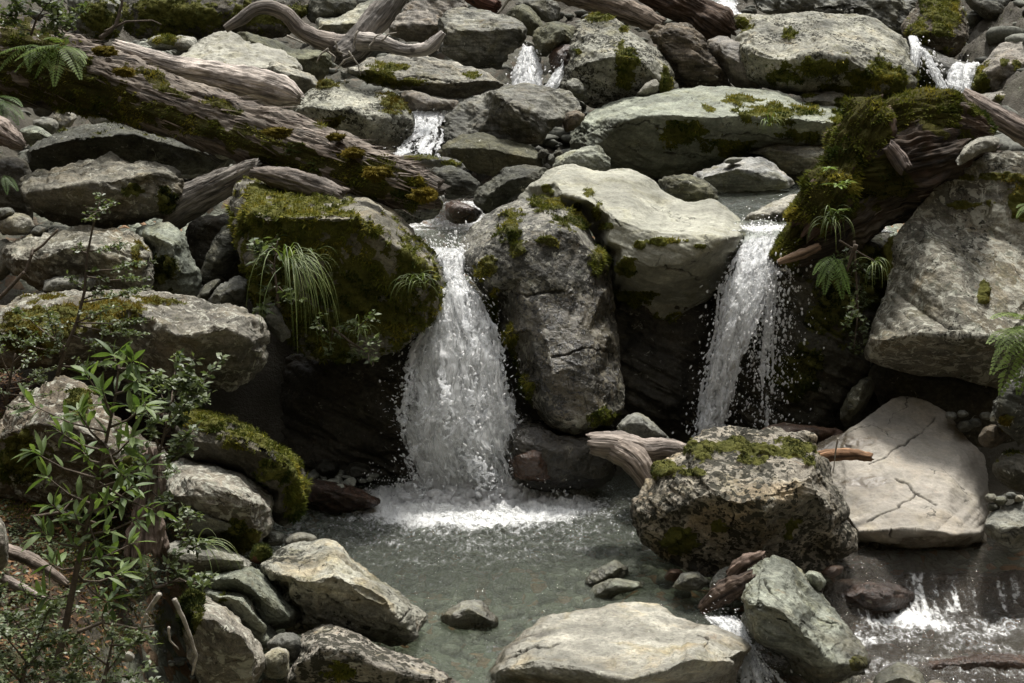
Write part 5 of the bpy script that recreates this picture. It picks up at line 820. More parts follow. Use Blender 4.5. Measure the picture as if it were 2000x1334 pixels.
LOG('driftwood', 'short orange brown driftwood piece lying on the tan slab boulder', [(1588,898,8.32,11),(1620,889,8.30,12),(1660,887,8.28,11),(1702,893,8.26,8)], cat='driftwood', col=(0.26,0.15,0.085), rot=.6, seed=36, group='pieces of driftwood', jag=1.6)
LOG('driftwood', 'broken red brown wood stub leaning above the pale oval stone', [(1428,1124,7.2,13),(1448,1106,7.18,15),(1470,1094,7.15,14),(1490,1086,7.12,9)], cat='driftwood', col=(0.165,0.12,0.095), rot=.5, seed=37, rough=1.6, group='pieces of driftwood')
LOG('driftwood', 'dark wet wood stub lying left of the upright green boulder', [(1370,1190,7.05,10),(1400,1166,7.02,18),(1432,1148,7.0,20),(1472,1128,6.98,15)], cat='driftwood', col=(0.11,0.08,0.062), rot=.6, seed=38, rough=1.7, group='pieces of driftwood')
LOG('stump', 'narrow weathered stump half hidden by the sapling and shrub', [(285,1075,6.75,38),(290,1000,6.75,26),(296,940,6.75,22),(292,880,6.75,20)], cat='stump', col=(0.20,0.155,0.125), rot=.5, seed=40, rough=1.5)
LOG('root', 'grey dead root lying along the left bank at the left edge', [(-20,1066,5.9,12),(40,1085,5.9,13),(85,1108,5.9,11),(130,1140,5.9,6)], cat='root', col=(0.22,0.18,0.15), rot=.3, seed=41)
LOG('root', 'short grey dead root below the longer root on the left bank', [(6,1130,5.6,9),(40,1148,5.6,9),(88,1172,5.6,5)], cat='root', col=(0.20,0.17,0.15), rot=.2, seed=42)
def twig(label, lines, Y, r0, mat='bark', cat='twig', name='twig'):
    mb = MB(); 
    for ln, k in lines:
        a = dens(ln, 6, False); a[:, 0] += np.cumsum(RNG.normal(0, .5, len(a))); mb.tube(P(a[:, 0], a[:, 1], Y + np.linspace(0, .06, len(a))), np.linspace(r0 * k, r0 * k * .45, len(a)), 6)
    org = PV(*lines[0][0][0], Y); return tag(mb.obj(name, M[mat], origin=org), label, cat)
twig('bare branch rising from the left edge before the lumpy boulder', [([(-20,600),(20,560),(50,528),(62,492),(85,478),(114,448)],1),([(45,532),(56,543)],.6),([(62,500),(64,482)],.5)], 8.0, .014)
twig('forked white root hanging down the bank at bottom left', [([(312,1160),(288,1195),(276,1228),(268,1246)],1.1),([(340,1170),(358,1210),(372,1245),(384,1280),(376,1318)],1.1),([(330,1225),(332,1250),(350,1268)],.6),([(286,1200),(300,1215)],.4)], 4.95, .009, 'pale_bark', 'root', 'root')
twig('thin grey stick leaning from the roots under the mossy stump', [([(1672,478),(1662,505),(1656,530)],1),([(1640,470),(1690,500),(1712,512)],.5)], 9.3, .016)
twig('thin white twig standing on the orange driftwood piece', [([(1636,856),(1630,885),(1624,925)],1)], 8.12, .006, 'pale_bark')
twig('brown arching branch in the shade at top left', [([(195,75),(225,50),(238,10),(240,-12)],1),([(205,62),(250,42),(300,40),(318,48)],.6)], 16.5, .03)
# ------------------------------------------------------------------ falling water
_bm = bmesh.new(); bmesh.ops.create_icosphere(_bm, subdivisions=2, radius=1); _bm.verts.ensure_lookup_table(); ICO = np.array([v.co[:] for v in _bm.verts], np.float32); ICOF = np.array([[v.index for v in f.verts] for f in _bm.faces]); _bm.free()
_bm = bmesh.new(); bmesh.ops.create_icosphere(_bm, subdivisions=1, radius=1); ICO1 = np.array([v.co[:] for v in _bm.verts], np.float32); ICO1F = np.array([[v.index for v in f.verts] for f in _bm.faces]); _bm.free()
def balls(mb, C, A, ax=None, lo=False):
    """ellipsoids: C centres, A (n,3) half axes"""
    I, F = (ICO1, ICO1F) if lo else (ICO, ICOF); n = len(C); V = C[:, None] + I[None] * A[:, None]
    if ax is not None: V = V + (I[None, :, 2:3] * A[:, None, 2:3]) * (ax[:, None] - np.array([0, 0, 1.0]))
    mb.add_np(V.reshape(-1, 3), (F[None] + (np.arange(n) * len(I))[:, None, None]).reshape(-1, 3), .5)
def veil(parent, rows, depth, layers, seed, dens_, turb=1.0):
    rng = np.random.default_rng(seed + 900); rows = np.array(rows, float); s_ = np.linspace(0, 1, len(rows)); l = np.array(parent.location); na, nb = 56, 130; allV = []; allQ = []; A = {k: [] for k in ('fu', 'fs', 'dens', 'layer')}; base = 0
    cen = P((rows[:, 1] + rows[:, 2]) / 2, rows[:, 0], rows[:, 3]); lenm = np.linalg.norm(np.diff(cen, axis=0), axis=1).sum()
    for k in range(layers):
        t, s = np.meshgrid(np.linspace(0, 1, na), np.linspace(0, 1, nb), indexing='ij'); t = t.ravel(); s = s.ravel(); q = np.stack([t * 3, s * lenm * 3, np.full(len(t), k * 5.3 + seed)], 1)
        py = np.interp(s, s_, rows[:, 0]); xl = np.interp(s, s_, rows[:, 1]); xr = np.interp(s, s_, rows[:, 2]); Y = np.interp(s, s_, rows[:, 3]); env = np.sqrt(np.clip(1 - (2 * t - 1) ** 2, 0, 1))
        tt = t + turb * (.03 + .06 * s) * fbm(q, 3, seed + k); grow = 1 + .05 * k * s
        px = (xl + xr) / 2 + (xr - xl) * (tt - .5) * grow; Yd = Y - depth * (k / max(1, layers - 1)) * env * (.4 + .6 * s) + .03 * fbm(q * 2.2, 3, seed + 30 + k) * (.4 + s); V = P(px, py + rng.normal(0, 1, len(t)), Yd) - l
        width = np.abs(xr - xl) * Y / FPX; edge = np.minimum(t, 1 - t) * 2; d = dens_ - .20 * sstep(.35, 0, edge) - .155 * s - .22 * sstep(.82, 1.0, s) * (k > 0) + .10 * sstep(.25, 0, s) - .04 * k
        i, j = np.meshgrid(np.arange(na - 1), np.arange(nb - 1), indexing='ij'); Q = np.stack([i * nb + j, (i + 1) * nb + j, (i + 1) * nb + j + 1, i * nb + j + 1], -1).reshape(-1, 4)
        allV.append(V); allQ.append(Q + base); base += len(V); A['fu'].append((t - .5) * width); A['fs'].append(s * lenm); A['dens'].append(d); A['layer'].append(np.full(len(t), k * 1.7 + seed * .31))
    V = np.concatenate(allV); Q = np.concatenate(allQ); o = bpy.data.objects.new('veil', raw_mesh('veil', V, Q.ravel(), np.full(len(Q), 4), M['sheet'], True, {k: np.concatenate(v) for k, v in A.items()})); COL.objects.link(o); o.parent = parent
def FALL(name, label, rows, strands, r, vox, gap=0.0, turb=1.0, drops=400, depth=.16, seed=1, group='falls of the stream', rough=1.0, hole=0.0, vd=.78, layers=3):
    """rows: (photo y, x left, x right, depth Y) down the fall"""
    rng = np.random.default_rng(seed); rows = np.array(rows, float); s_ = np.linspace(0, 1, len(rows)); mb = MB(); Cs = []; As = []; Dx = []
    lenm = np.linalg.norm(np.diff(P((rows[:, 1] + rows[:, 2]) / 2, rows[:, 0], rows[:, 3]), axis=0), axis=1).sum(); ns = int(lenm / (r * .9)) + 2
    for k in range(strands):
        t0 = (k + rng.uniform(0, 1)) / strands; s = np.linspace(0, 1, ns) + rng.uniform(0, 1 / ns)
        s = np.clip(s, 0, 1); q = np.stack([s * lenm * 1.6, np.full(ns, t0 * 3.0), np.full(ns, seed * 1.7)], 1)
        t = t0 + turb * (0.05 + .10 * s) * fbm(q * 1.4, 3, seed) + turb * .05 * s * rng.normal(0, 1) + .02 * turb * rng.normal(0, 1, ns) * s
        py = np.interp(s, s_, rows[:, 0]); xl = np.interp(s, s_, rows[:, 1]); xr = np.interp(s, s_, rows[:, 2]); Y = np.interp(s, s_, rows[:, 3])
        env = np.sqrt(np.clip(1 - (2 * t0 - 1) ** 2, 0.05, 1)); Yj = Y - depth * env * (0.35 + s) * rng.uniform(-.2, 1) + depth * .3 * fbm(q * 3, 2, seed + 4)
        n = fbm(np.stack([s * lenm * 2.6, np.full(ns, t0 * 7), q[:, 2]], 1), 3, seed + 9) + rng.normal(0, .22, ns)
        keep = n > gap + hole * s - .35; C = P(xl + (xr - xl) * t, py, Yj); rad = r * np.clip(.75 + .9 * n, .3, 1.7) * rng.uniform(.7, 1.25, ns)
        d = np.gradient(C, axis=0); d /= np.linalg.norm(d, axis=1, keepdims=True) + 1e-9
        Cs.append(C[keep]); As.append(np.stack([rad, rad, rad * rng.uniform(1.2, 2.6, ns)], 1)[keep]); Dx.append(-d[keep])
    C = np.concatenate(Cs); A = np.concatenate(As); D = np.concatenate(Dx); balls(mb, C, A, D)
    Vc = np.concatenate(mb.V); F = np.array(mb.F).reshape(-1, 3)
    V, Q = voxel(Vc, F.tolist(), vox); V = smooth_mesh(V, Q, 1, .4); N = normals(V, Q)
    V = V + N * (rough * (.010 * fbm(V * np.array([22, 22, 13], np.float32), 3, seed + 20, .6) + .006 * ridged(V * 34, 2, seed + 24)))[:, None] * min(1, r / .02); org = V.mean(0); org[2] = V[:, 2].min()
    o = bpy.data.objects.new(name, raw_mesh(name, V - org, Q.ravel(), np.full(len(Q), 4), M['foam'], True)); COL.objects.link(o); o.location = org; tag(o, label, 'waterfall', group)
    if drops:
        i = rng.integers(0, len(C), drops); s = rng.uniform(0, 1, drops); off = rng.normal(0, 1, (drops, 3)) * np.array([.035, .04, .05]) * turb; off[:, 0] *= 1 + 1.2 * rng.random(drops)
        rd = np.maximum(.0011, .0085 * rng.random(drops) ** 3.2 + .0012) * min(1.6, C[:, 1].mean() / 9.7); mb = MB(); balls(mb, C[i] + off - org, np.stack([rd, rd, rd * rng.uniform(1, 2.4, drops)], 1), D[i], True); mb.obj('spray', M['spray'], o)['kind'] = 'stuff'
    veil(o, rows, depth + .04, layers, seed, vd, turb)
    return o
f1 = FALL('waterfall', 'main waterfall fanning out white between the mossy boulder and the standing boulder', [(486,838,905,10.12),(503,846,908,10.05),(540,858,905,9.94),(575,852,935,9.82),(640,830,962,9.68),(700,816,984,9.58),(780,798,1003,9.5),(830,786,1022,9.47),(900,780,1045,9.44),(972,770,1085,9.42)], 46, .0075, .0054, gap=.26, drops=6000, depth=.24, seed=4, hole=.25, turb=1.4, vd=.87, layers=5)
FALL('waterfall', 'second waterfall, a slim white veil beside the mossy stump', [(445,1462,1535,10.35),(475,1452,1532,10.2),(515,1432,1518,10.05),(560,1414,1506,9.95),(600,1406,1488,9.88),(660,1396,1462,9.82),(740,1380,1440,9.78),(800,1372,1425,9.76),(862,1358,1412,9.76)], 34, .0085, .006, gap=.2, drops=3600, depth=.12, seed=6, turb=1.0, hole=.15, vd=.82)
FALL('waterfall', 'thin broken strand of water falling right of the slim white veil', [(525,1500,1520,9.95),(580,1492,1516,9.9),(650,1488,1510,9.86),(740,1482,1508,9.82),(840,1478,1510,9.8)], 6, .0075, .006, gap=.2, drops=2600, depth=.06, seed=8, turb=1.8, hole=.15, vd=.62)
FALL('cascade', 'white chute sliding between the black spotted boulder and the cracked boulder', [(212,800,868,14.7),(240,800,864,14.45),(265,790,862,14.1),(290,768,858,13.7),(312,748,852,13.3)], 16, .013, .009, gap=.2, drops=500, depth=.10, seed=10, turb=1.1, vd=.72)
FALL('cascade', 'small double waterfall dropping under the square grey boulder, left strand', [(92,1022,1042,16.25),(115,1014,1050,16.1),(140,1004,1056,16.0),(165,996,1060,15.9)], 18, .018, .012, gap=.12, drops=400, depth=.10, seed=11, turb=.8)
FALL('cascade', 'thin white trickle beside the wet orange brown rock', [(100,1098,1110,15.9),(130,1092,1104,15.85),(150,1082,1098,15.75),(170,1062,1096,15.6)], 8, .020, .012, gap=-.1, drops=100, depth=.08, seed=12)
FALL('cascade', 'frothing cascade at the top edge beside the dark root end', [(-14,1378,1450,17.6),(5,1384,1440,17.5),(20,1392,1440,17.3),(34,1392,1456,17.0)], 18, .026, .015, gap=.0, drops=200, depth=.1, seed=13)
FALL('cascade', 'white spout falling off the wet ledge rock at top right', [(126,1862,1908,15.95),(145,1852,1902,15.85),(170,1856,1894,15.75),(200,1862,1890,15.7),(232,1868,1888,15.7)], 18, .021, .012, gap=.0, drops=500, depth=.12, seed=14)
FALL('cascade', 'thin strand of water down the right end of the speckled slab', [(72,1774,1790,15.9),(95,1778,1800,15.7),(120,1780,1794,15.6),(160,1778,1788,15.55),(206,1774,1784,15.5)], 5, .017, .011, gap=.05, drops=150, depth=.05, seed=15)
FALL('cascade', 'lacy trickle crossing the wet ledge rock at top right', [(100,1800,1812,15.8),(125,1810,1826,15.7),(150,1822,1840,15.6),(182,1838,1856,15.55)], 5, .015, .011, gap=.1, drops=200, depth=.04, seed=16)
FALL('cascade', 'white water streaming down the dark gully between the pale and the green boulder', [(1205,1375,1440,6.95),(1225,1400,1458,6.85),(1260,1440,1470,6.7),(1300,1450,1500,6.6),(1345,1450,1540,6.5)], 14, .009, .007, gap=.15, drops=700, depth=.05, seed=18, turb=1.2)
# froth at the foot of the falls: low heaps of bubbles and splash, part of their fall
def froth(parent, cx, cy, rx, ry, h, n, r, seed, z=0.0):
    rng = np.random.default_rng(seed); a = rng.uniform(0, 2 * math.pi, n); q = np.sqrt(rng.uniform(0, 1, n)); x = cx + rx * q * np.cos(a); y = cy + ry * q * np.sin(a); nz = fbm(np.stack([x * 6, y * 6, 0 * x], 1), 3, seed)
    k = nz > -.25 + .75 * (q - .6); hz = z + h * np.clip(1 - q * q, 0, 1) * rng.uniform(0, 1, n) ** 2 * (1 + nz); C = np.stack([x, y, hz], 1)[k]; rd = (r * rng.uniform(.4, 1.4, n))[k]
    mb = MB(); balls(mb, C, np.stack([rd * 1.5, rd * 1.2, rd * .8], 1)); V, Q = voxel(np.concatenate(mb.V), np.array(mb.F).reshape(-1, 3).tolist(), .009); V = smooth_mesh(V, Q, 1, .4); N = normals(V, Q); V = V + N * (.016 * fbm(V * 34, 3, seed + 3) + .01 * ridged(V * 16, 2, seed + 5))[:, None]
    l = np.array(parent.location); o = bpy.data.objects.new('froth', raw_mesh('froth', V - l, Q.ravel(), np.full(len(Q), 4), M['froth'], True)); COL.objects.link(o); o.parent = parent
    mb = MB(); m = n // 2; a = rng.uniform(0, 2 * math.pi, m); q = np.sqrt(rng.uniform(0, 1.5, m)); rd = rng.uniform(.0015, .0055, m)
    balls(mb, np.stack([cx + rx * q * np.cos(a), cy + ry * q * np.sin(a), z + h * 1.8 * rng.uniform(0, 1, m) ** 2], 1) - l, np.stack([rd, rd, rd * 1.3], 1), None, True); mb.obj('spray', M['spray'], o)['kind'] = 'stuff'
froth(f1, fc[0], fc[1] + .22, .66, .36, .13, 2200, .018, 3)
# ------------------------------------------------------------------ living plants
Z = np.array([0, 0, 1.0])
def rv(s=1.0): return RNG.normal(0, s, 3)
LEAFK = 1.35
def plant(name, label, cat, base, group=None):
    o = empty(name, base); return tag(o, label, cat, group)
def line3(pts, Y, step=8):
    a = dens([(p[0], p[1], p[2] if len(p) > 2 else Y) for p in pts], step, False); return P(a[:, 0], a[:, 1], a[:, 2])
# --- broad leaved sapling in the left foreground
Ys = 5.2; b0 = PV(98, 1345, Ys); sap = plant('sapling', 'slender sapling with glossy lance shaped leaves in the left foreground', 'sapling', b0); b0 = np.array(b0)
st = MB(); lf = MB(); main = line3([(98,1350),(112,1290),(130,1210),(150,1110),(168,1030),(185,960),(200,895),(214,830),(226,770),(232,715)], Ys)
st.tube(main - b0, np.linspace(.016, .004, len(main)), 7)
def whorl(p, d, n, L, spread=1.0):
    a0 = RNG.uniform(0, 6.28); d = d / np.linalg.norm(d); e1 = np.cross(d, Z); e1 /= np.linalg.norm(e1) + 1e-9; e2 = np.cross(d, e1)
    for k in range(n):
        a = a0 + k * 2.4; ld = d * RNG.uniform(.25, .9) / spread + math.cos(a) * e1 + math.sin(a) * e2; ld[2] += .25
        lf.leaf(p - b0 - d * RNG.uniform(0, .05), ld, Z + rv(.35), L * RNG.uniform(.65, 1.15), L * RNG.uniform(.21, .28), RNG.uniform(.05, .35), RNG.uniform(.15, .4), RNG.uniform(0, 1))
brs = [(190,935,60,880),(200,900,262,850),(205,870,150,800),(214,835,285,790),(220,800,165,725),(226,770,270,740),(232,715,222,692),(232,720,262,705),(180,985,90,930),(178,1000,260,950),(170,1030,100,985),(165,1045,275,1010),(160,1070,80,1040),(155,1095,262,1060),(150,1110,95,1100),(145,1135,240,1120),(186,955,290,905),(140,1160,70,1165),(200,880,110,840),(212,845,60,790),(190,940,310,1000),(150,1120,215,1180),(205,865,240,930),(196,905,160,880),(186,950,215,985),(172,1020,200,1075),(218,810,200,760),(166,1040,145,1000)]
for x0, y0, x1, y1 in brs:
    dY = RNG.uniform(-.25, .25); ln = line3([(x0, y0, Ys), ((x0 + x1) / 2, (y0 + y1) / 2 + 8, Ys + dY * .6), (x1, y1, Ys + dY)], Ys); st.tube(ln - b0, np.linspace(.0055, .002, len(ln)), 5)
    d = ln[-1] - ln[0]; whorl(ln[-1], d, RNG.integers(6, 10), .090)
    for k in range(RNG.integers(3, 7)): i = RNG.integers(len(ln) // 3, len(ln)); whorl(ln[i], d, 1, .095)
for k in range(26): i = RNG.integers(len(main) // 3, len(main)); whorl(main[i], main[-1] - main[0], 1, .10, .7)
st.obj('stem', M['bark'], sap); lf.obj('foliage', M['leaf'], sap)
# --- small leaved shrubs: layered twigs with many tiny leaves
def twiggy(name, label, cat, stem, Y, tips, leaf_px, n_leaf, mat='small', r0=.010, spread=26, flat=.5, group=None, seed=0, sub=5):
    rng = np.random.default_rng(seed + 50); b = PV(*stem[0][:2], Y); o = plant(name, label, cat, b, group); b = np.array(b); s = MB(); l = MB(); m = line3(stem, Y); s.tube(m - b, np.linspace(r0, r0 * .35, len(m)), 6); pxm = Y / FPX
    for x0, y0, x1, y1 in tips:
        dY = rng.uniform(-.3, .3); ln = line3([(x0, y0, Y), ((x0 + x1) / 2 + rng.normal(0, 5), (y0 + y1) / 2 + 5, Y + dY * .5), (x1, y1, Y + dY)], Y, 6); s.tube(ln - b, np.linspace(r0 * .45, r0 * .15, len(ln)), 5); n = max(8, int(1.5 * n_leaf * math.hypot(x1 - x0, y1 - y0) / 100))
        subs = []
        for k in range(sub):                                       # side twigs
            i = rng.integers(len(ln) // 4, len(ln)); d = np.array([rng.normal(0, 1), rng.normal(0, 1.2), rng.normal(.1, flat)]); d /= np.linalg.norm(d); e = ln[i] + d * spread * pxm * rng.uniform(.4, 1.2); s.tube(np.stack([ln[i], (ln[i] + e) / 2 + rng.normal(0, .004, 3), e]) - b, [r0 * .16, r0 * .12, r0 * .08], 4, cap=False); subs.append((ln[i], e))
        for k in range(n):
            a, e = subs[rng.integers(len(subs))] if rng.random() < .75 else (ln[0] * .5 + ln[-1] * .5, ln[-1]); u = rng.uniform(.1, 1); p = a + (e - a) * u + rng.normal(0, 2.0 * pxm, 3)
            d = rng.normal(0, 1, 3); d[2] = d[2] * .5 + .2; L = LEAFK * leaf_px * pxm * rng.uniform(.6, 1.25); l.leaf(p - b, d, Z + rng.normal(0, .5, 3), L, L * rng.uniform(.45, .65), .15, .2, rng.uniform(0, 1), 2)
    s.obj('stem', M['bark'], o); l.obj('foliage', M[mat], o); return o
twiggy('shrub', 'small leaved green shrub right of the broad leaved sapling', 'shrub', [(290,1010),(300,930),(320,850),(340,780)], 6.1, [(320,850,435,695),(320,840,400,745),(335,790,350,690),(310,880,270,760),(310,880,390,830),(300,930,250,850),(305,900,370,880),(325,830,300,720),(300,920,345,920),(330,800,380,700),(300,940,260,900),(295,960,340,985),(310,870,290,800),(315,860,360,790)], 13, 75, spread=34, seed=1)
twiggy('shrub', 'wispy tiny leaved tree seedling in flat layers before the left boulders', 'shrub', [(112,735),(125,690),(150,630),(165,570),(170,500),(182,440),(195,395)], 6.9, [(182,440,200,375),(190,410,225,398),(190,415,165,432),(172,490,245,478),(172,495,150,480),(168,530,280,512),(168,540,270,545),(160,590,290,560),(165,570,130,540),(150,630,300,625),(150,635,290,655),(140,655,240,680),(125,690,90,600),(130,680,30,600),(125,690,20,660),(125,690,110,620),(118,715,200,710),(150,630,220,600),(160,585,210,560)], 7, 90, r0=.011, spread=30, flat=.18, seed=2, sub=7)
twiggy('shrub', 'low grey green tangle of fine twigs at the left edge', 'shrub', [(10,790),(20,740),(30,690)], 7.0, [(20,740,-10,640),(25,710,70,650),(15,760,90,740),(20,740,60,700),(10,780,-20,720),(10,790,60,800),(15,770,100,770),(20,750,120,715)], 7, 70, spread=34, flat=.3, seed=3)
twiggy('shrub', 'leafy green bush over the mossy trunk in the top left corner', 'shrub', [(60,70),(70,40),(90,10)], 11.0, [(70,40,20,-10),(80,30,120,5),(90,10,110,-20),(60,60,0,20),(80,30,150,35),(70,50,140,50),(60,60,20,40),(90,15,60,-20),(100,45,112,70),(120,30,160,20)], 11, 90, spread=30, seed=4)
twiggy('shrub', 'round leaved herb rooted in the mossy boulder beside the grass clump', 'herb', [(545,600),(540,560),(535,520),(542,470)], 8.85, [(542,490,543,458),(538,520,492,470),(538,530,500,500),(535,540,505,480),(540,560,510,570),(545,570,570,560),(540,580,520,600),(545,560,580,590),(538,500,520,480),(545,590,500,610)], 15, 46, spread=18, seed=5, mat='small')
twiggy('shrub', 'trailing leafy herb under the overhang of the mossy boulder', 'herb', [(650,640),(680,665),(720,690)], 8.8, [(650,640,640,690),(680,660,690,705),(700,670,740,660),(720,690,730,710),(660,640,700,630),(690,650,720,620),(640,650,620,630)], 10, 60, spread=24, seed=6)
twiggy('shrub', 'creeping small leaved plant at the foot of the lichen slab on the bank', 'herb', [(300,1150),(330,1140),(350,1130)], 5.9, [(300,1150,260,1120),(320,1140,370,1110),(340,1135,420,1125),(310,1150,250,1160),(300,1150,290,1100),(330,1140,340,1090),(350,1130,400,1140)], 13, 55, spread=26, seed=7)
twiggy('shrub', 'leafy sprig growing in front of the pale lichen slab', 'herb', [(352,1070),(360,1040),(368,1010)], 6.4, [(360,1040,380,1005),(356,1055,345,1020),(352,1065,375,1050),(365,1020,355,990),(352,1070,400,1060)], 12, 60, spread=18, seed=8)
twiggy('shrub', 'hanging green creeper on the dark wall right of the second waterfall', 'creeper', [(1668,470),(1672,540),(1676,610),(1668,680)], 9.55, [(1670,500,1640,560),(1672,540,1690,600),(1674,580,1650,640),(1676,610,1690,660),(1672,640,1668,690),(1668,480,1640,520),(1668,500,1700,540),(1674,590,1660,600)], 8, 90, spread=22, flat=1.0, seed=9)
twiggy('shrub', 'dense low undergrowth in the bottom left corner', 'undergrowth', [(40,1345),(50,1300),(60,1260)], 4.9, [(40,1330,-10,1270),(45,1310,90,1250),(50,1300,120,1290),(40,1340,-10,1330),(60,1260,20,1200),(60,1270,130,1230),(45,1320,160,1330),(50,1290,-10,1210),(60,1280,100,1180),(40,1335,70,1310)], 11, 95, spread=44, seed=10)
twiggy('shrub', 'spreading leafy undergrowth on the bank below the sapling', 'undergrowth', [(200,1345),(210,1300),(220,1250)], 5.05, [(210,1300,140,1240),(215,1280,260,1230),(205,1320,290,1310),(200,1340,130,1330),(220,1250,200,1190),(215,1260,290,1250),(205,1330,330,1345),(210,1310,240,1270)], 12, 70, spread=44, seed=11)
twiggy('shrub', 'pale green creeping undergrowth at the left edge below the dead roots', 'undergrowth', [(20,1200),(60,1190),(110,1180)], 5.5, [(20,1200,-10,1140),(60,1190,40,1140),(80,1190,150,1150),(60,1190,120,1210),(20,1210,-10,1240),(100,1180,160,1190),(40,1200,80,1230)], 11, 80, spread=36, seed=12)
# --- ferns
def frond(mb, p, d, L, W, curl=.7, tint=.5, npin=16):
    d = np.asarray(d, float); d /= np.linalg.norm(d); pos = np.asarray(p, float).copy(); pts = [pos.copy()]; st_ = L / npin
    for k in range(npin):
        d = d + np.array([0, 0, -curl / npin]); d /= np.linalg.norm(d); pos = pos + d * st_; pts.append(pos.copy())
    pts = np.array(pts); mb.tube(pts, np.linspace(L * .008, L * .002, len(pts)), 4, tint * .4)
    for k in range(2, npin):
        u = k / npin; w = W * (math.sin(math.pi * min(1, .18 + u * .82)) ** .8) * (1.05 - .45 * u); dd = pts[k + 1] - pts[k - 1]; dd /= np.linalg.norm(dd); sd = np.cross(dd, Z); sd /= np.linalg.norm(sd) + 1e-9; upn = np.cross(sd, dd)
        for s in (-1, 1):
            pd = sd * s + dd * .45 - Z * .12 + rv(.05); a = pts[k]
            mb.leaf(a, pd, upn, w, st_ * .34, .15, .1, float(np.clip(tint + RNG.normal(0, .12), 0, 1)), 4)
            for q in (.15, .3, .45, .6, .75):                                      # lobes along each pinna
                for z in (-1, 1): mb.leaf(a + pd / np.linalg.norm(pd) * w * q, pd * .8 + dd * z * .9, upn, st_ * .75 * (1.1 - q), st_ * .26, 0, 0, float(np.clip(tint + RNG.normal(0, .12), 0, 1)), 2)
def fern(label, x, y, Y, fr, mat='fern'):
    b = PV(x, y, Y); o = plant('fern', label, 'fern', b, 'ferns along the stream'); 
    for L, ang, up, tint in fr:
        mb = MB(); L *= Y / FPX; d = np.array([math.cos(math.radians(ang)), -.75, up]); frond(mb, rv(.012), d, L, L * .24, 1.0, tint); mb.obj('frond', M[mat], o)
fern('bright fern hanging from the mossy end of the fallen trunk', 120, 90, 10.55, [(95,200,.3,.7),(110,180,-.1,.5),(100,150,.2,.8),(90,-20,.3,.6),(105,-50,-.3,.7),(95,230,-.5,.4),(80,-10,.0,.9),(100,-90,-.5,.6),(70,100,.5,.7),(85,-35,-.1,.5),(90,205,-.2,.8)])
fern('second bright fern on the fallen trunk nearer the left edge', 60, 92, 10.6, [(80,190,.2,.6),(90,220,-.3,.5),(80,-30,-.2,.7),(70,-80,-.4,.4),(85,160,.2,.8),(70,-10,.2,.5)])
fern('dark fern in deep shade at the left edge under the trunk', -5, 190, 10.2, [(90,-30,-.2,.1),(80,-60,-.4,.05),(95,-10,.1,.15),(80,10,.3,.1),(70,-80,-.6,.05)])
fern('small dark fern low at the left edge behind the flat boulder', 5, 345, 10.9, [(60,-30,-.1,.1),(55,0,.2,.1),(50,-70,-.4,.05)])
fern('large bright fern reaching in at the right edge before the huge boulder', 2012, 640, 7.3, [(150,185,.55,.9),(165,200,-.1,.85),(160,215,-.6,.8),(140,170,.9,.9),(150,235,-.9,.7),(120,160,.3,.8),(150,205,.2,.8)])
fern('small fern tuft high at the right edge on the huge boulder', 2010, 400, 8.6, [(45,180,.4,.9),(50,200,-.1,.8),(45,160,.5,.7)])
fern('drooping dark fern on the shaded wall right of the second waterfall', 1628, 500, 9.5, [(90,250,-.6,.3),(100,280,-.8,.35),(80,220,-.4,.3),(90,300,-.7,.2),(70,200,-.1,.3)])
fern('small bright fern on the bank at bottom left by the big boulder', 300, 1335, 5.1, [(60,190,.2,.7),(70,-10,.2,.8),(60,-40,.1,.7),(55,150,.4,.6),(60,30,.4,.7)])
fern('low fern beside the mossy hollow on the left bank', 270, 1090, 6.0, [(50,190,.3,.6),(55,-20,.2,.7),(45,60,.5,.6),(50,-60,-.1,.6)])
# --- grasses
def grass(label, x, y, Y, n, L, lean=0, droop=1.2, mat='grass', spread=.9, dryf=.12, lo=.5):
    b = PV(x, y, Y); o = plant('grass_clump', label, 'grass', b, 'grass clumps on the boulders'); mb = MB(); pxm = Y / FPX
    for k in range(n):
        l = L * pxm * RNG.uniform(.55, 1.1); d = np.array([lean + RNG.normal(0, spread * .6), -.45 + RNG.normal(0, spread * .4), RNG.uniform(lo, 1.1)]); d /= np.linalg.norm(d); p = rv(.02); w = RNG.uniform(.0022, .0045) * Y / 9 * 1.15; m = 9; pts = [p]
        for i in range(m): d = d + np.array([0, 0, -droop / m * (1 + i * .16)]); d /= np.linalg.norm(d); p = p + d * l / m; pts.append(p)
        pts = np.array(pts); t = np.cross(pts[-1] - pts[0], Z); t /= np.linalg.norm(t) + 1e-9; ww = w * np.linspace(1, .1, m + 1)[:, None]; V = np.concatenate([pts - t * ww, pts + [0, 0, .0012], pts + t * ww]); F = []
        for i in range(m): F += [(i, m + 1 + i, m + 2 + i, i + 1), (m + 1 + i, 2 * m + 2 + i, 2 * m + 3 + i, m + 2 + i)]
        mb.add(V, F, RNG.uniform(0, 1))
    mb.obj('blades', M[mat], o)
grass('long arching grass clump hanging from the mossy overhanging boulder', 562, 512, 8.8, 62, 215, .45, 2.9, spread=.45, lo=.1)
grass('short grass tuft near the right edge of the mossy overhanging boulder', 812, 552, 8.95, 26, 80, -.1, 1.9)
grass('small pale grass tuft under the overhang of the mossy boulder', 700, 640, 8.85, 22, 70, 0, 1.7)
grass('small dry grass tuft on the mossy boulder below the bare stone', 620, 500, 8.9, 14, 55, .2, 1.8)
grass('dry grass tuft in the moss of the very long pale boulder', 1502, 238, 13.1, 20, 50, 0, 2.2)
grass('wiry grass bending over the round lichen boulder gap', 392, 1062, 6.7, 22, 120, .9, 1.6)
grass('thin grass tuft hanging from the mossy stump at right', 1625, 430, 9.4, 26, 75, 0, 2.6)
